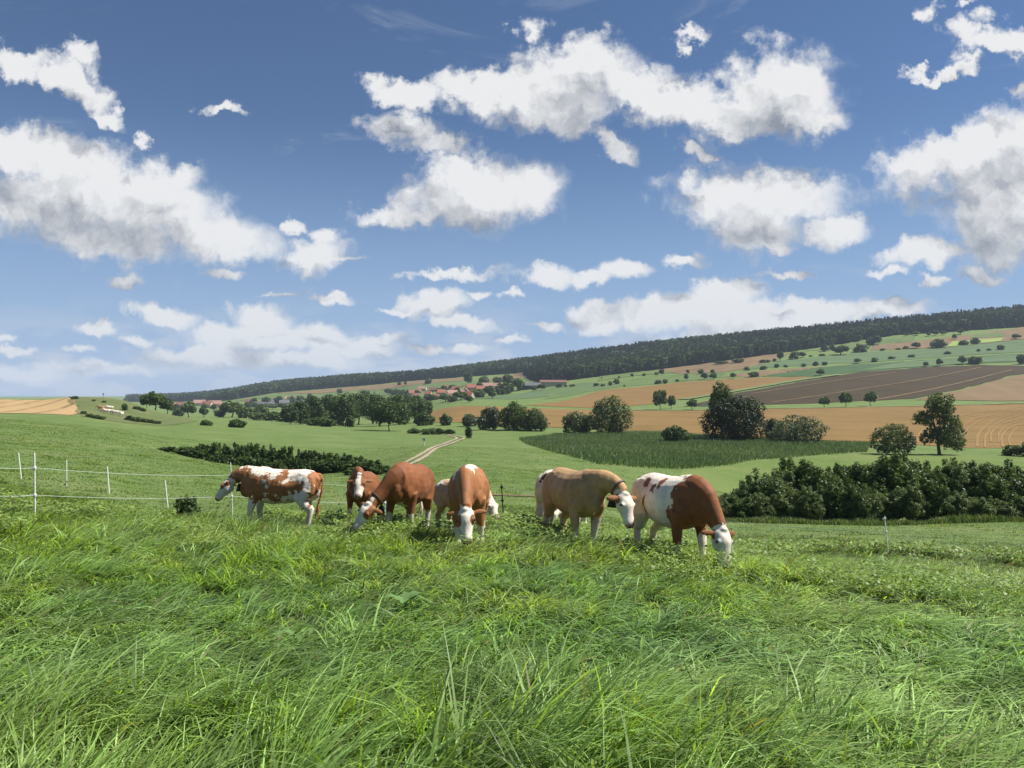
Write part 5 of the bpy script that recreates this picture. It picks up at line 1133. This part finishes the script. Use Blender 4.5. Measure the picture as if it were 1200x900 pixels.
build_grass('grass', [(1.7, 5, 1450, .0140, .50, 1, 30, .14), (5, 9, 900, .0165, .48, 2, 30, .15), (9, 16, 640, .0180, .44, 3), (16, 30, 260, .0240, .24, 4, 20, .22)])
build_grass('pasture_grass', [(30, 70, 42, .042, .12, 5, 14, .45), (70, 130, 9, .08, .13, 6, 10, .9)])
# broad leaved docks in the sward
def dock(label, u, v, seed, s=1.0, n=7):
    r = random.Random(seed); x, y = unproj(u, v, 2.2, 14); e = empty('dock_plant', (x, y, Hs(x, y))); tag(e, label, 'weed')
    for i in range(n):
        a = r.uniform(0, 6.28); L = r.uniform(.28, .42) * s; tilt = r.uniform(.15, .8); mb = MB(); v_ = []; f = []
        for k in range(8):
            t = k / 7; w = .062 * s * math.sin(math.pi * min(1, t * .92 + .08)) ** .8 * (1 if k else .15)
            ang = tilt + t * .9; rr_ = L * t * math.sin(ang) * .95; z = .17 * s + L * t * math.cos(ang) * .9
            for q in (-1, 0, 1): v_.append((math.cos(a)*rr_ - math.sin(a)*q*w, math.sin(a)*rr_ + math.cos(a)*q*w, z + abs(q)*.018 + .01*math.sin(t*14+q)))
        for k in range(7):
            for q in (0, 1): f.append((k*3+q, k*3+q+1, k*3+q+4, k*3+q+3))
        mb.add(v_, f); me = mb.mesh('leaf', M['leaf'], True); at_ = me.attributes.new('tint', 'FLOAT_COLOR', 'POINT')
        c = np.array((.15, .26, .085, 1)) * r.uniform(.8, 1.25); c[3] = 1; at_.data.foreach_set('color', np.tile(c.astype(np.float32), len(me.vertices))); link('leaf', me, e)
    sb = MB(); sb.tube([(0, 0, -.05), (.01, 0, .17 * s)], [.012, .007], 6); link('stem', sb.mesh('stem', M['bark']), e)
dock('broad leaved dock with pale leaves standing out of the grass below the brown cows', 474, 726, 1, .85, 6)
dock('small dock plant with upright leaves near the middle of the foreground grass', 345, 764, 2, .62, 4)

# ------------------------------------------------------------------ the air: thin even haze over the whole valley
hz = MB(); hz.box((0, 0, 57), (18400, 18400, 336)); hme = hz.mesh('haze')
hm = bpy.data.materials.new('haze_air'); hm.use_nodes = True; hn = hm.node_tree.nodes; hn.clear()
ho = hn.new('ShaderNodeOutputMaterial'); hv = hn.new('ShaderNodeVolumePrincipled')
hv.inputs['Color'].default_value = (.72, .84, 1, 1); hv.inputs['Density'].default_value = .00010; hv.inputs['Anisotropy'].default_value = .0
hm.node_tree.links.new(hv.outputs[0], ho.inputs['Volume']); hme.materials.append(hm)
tag(link('haze', hme), kind='stuff')

# clover and herbs: small round leaves in drifts through the sward
def clover():
    r = np.random.default_rng(77); n = 150000
    y = np.sqrt(8.0 ** 2 + (22.0 ** 2 - 64) * r.random(n)); x = r.uniform(-1, 1, n) * (.735 * y + .8)
    w = n2(x, y, .38, 61, 3) + .09 * np.exp(-((y - 14) / 4.0) ** 2); k = w > .585 + .05 * r.random(n); x, y, w = x[k], y[k], w[k]; fx, fy = at_u(541, 13.6); k = np.hypot(x - fx, y - fy) > 1.1; x, y, w = x[k][:46000], y[k][:46000], w[k][:46000]; m = len(x)
    tall = n2(x, y, .62, 41, 3); z = H(x, y) + (.16 + .26 * np.clip((tall - .25) * 1.7, 0, 1)) * r.uniform(.75, 1.2, m)
    s = np.maximum(.016, .0019 * y) * r.uniform(.7, 1.5, m); a = r.uniform(0, 6.28, m)
    t = np.stack([np.cos(a), np.sin(a), r.normal(0, .35, m)], 1); b = np.stack([-np.sin(a), np.cos(a), r.normal(0, .35, m)], 1); p = np.stack([x, y, z], 1)
    V = np.stack([p - t * s[:, None], p + b * s[:, None] * .8, p + t * s[:, None], p - b * s[:, None] * .8], 1).reshape(-1, 3)
    c = (np.array((.15, .25, .060)) + r.random((m, 1)) * np.array((.09, .07, .02))) * r.uniform(.7, 1.25, (m, 1))
    tag(link('clover', np_mesh('clover', V, [np.arange(m * 4).reshape(m, 4)], M['leaf'], np.repeat(c, 4, 0))), kind='stuff')
clover()
def seed_heads():
    r = np.random.default_rng(79); n = 900
    y = np.sqrt(3.0 ** 2 + (18.0 ** 2 - 9) * r.random(n)); x = r.uniform(-1, 1, n) * (.735 * y + .8)
    k = n2(x, y, .30, 91, 2) > .46; x, y = x[k], y[k]; n = len(x)
    c = np.array((.27, .26, .12)) * r.uniform(.7, 1.25, (n, 1))
    V, qd, tr, cc = blades(x, y, r.uniform(.5, .78, n), np.maximum(.004, .0009 * y), r.uniform(.15, .6, n), r.normal(-.3, .8, n), r.uniform(.3, .9, n), c, r, 4)
    tip = V.reshape(n, 9, 3)[:, 8]; pre = V.reshape(n, 9, 3)[:, 6]; d = tip - pre; d /= np.linalg.norm(d, axis=1, keepdims=True)
    sd = np.cross(d, r.normal(size=(n, 3))); sd /= np.linalg.norm(sd, axis=1, keepdims=True); L = .07; wv = np.maximum(.006, .0011 * y)[:, None]
    hv = np.stack([tip - d * .02, tip + d * L * .4 + sd * wv, tip + d * L, tip + d * L * .4 - sd * wv], 1).reshape(-1, 3)
    hq = np.arange(n * 4).reshape(n, 4) + len(V)
    tag(link('seed_heads', np_mesh('seed_heads', np.concatenate([V, hv]), [np.concatenate([qd, hq]), tr], M['leaf'], np.concatenate([cc, np.repeat(c * .8 + np.array((.06, .04, .02)), 4, 0)]))), kind='stuff')
seed_heads()
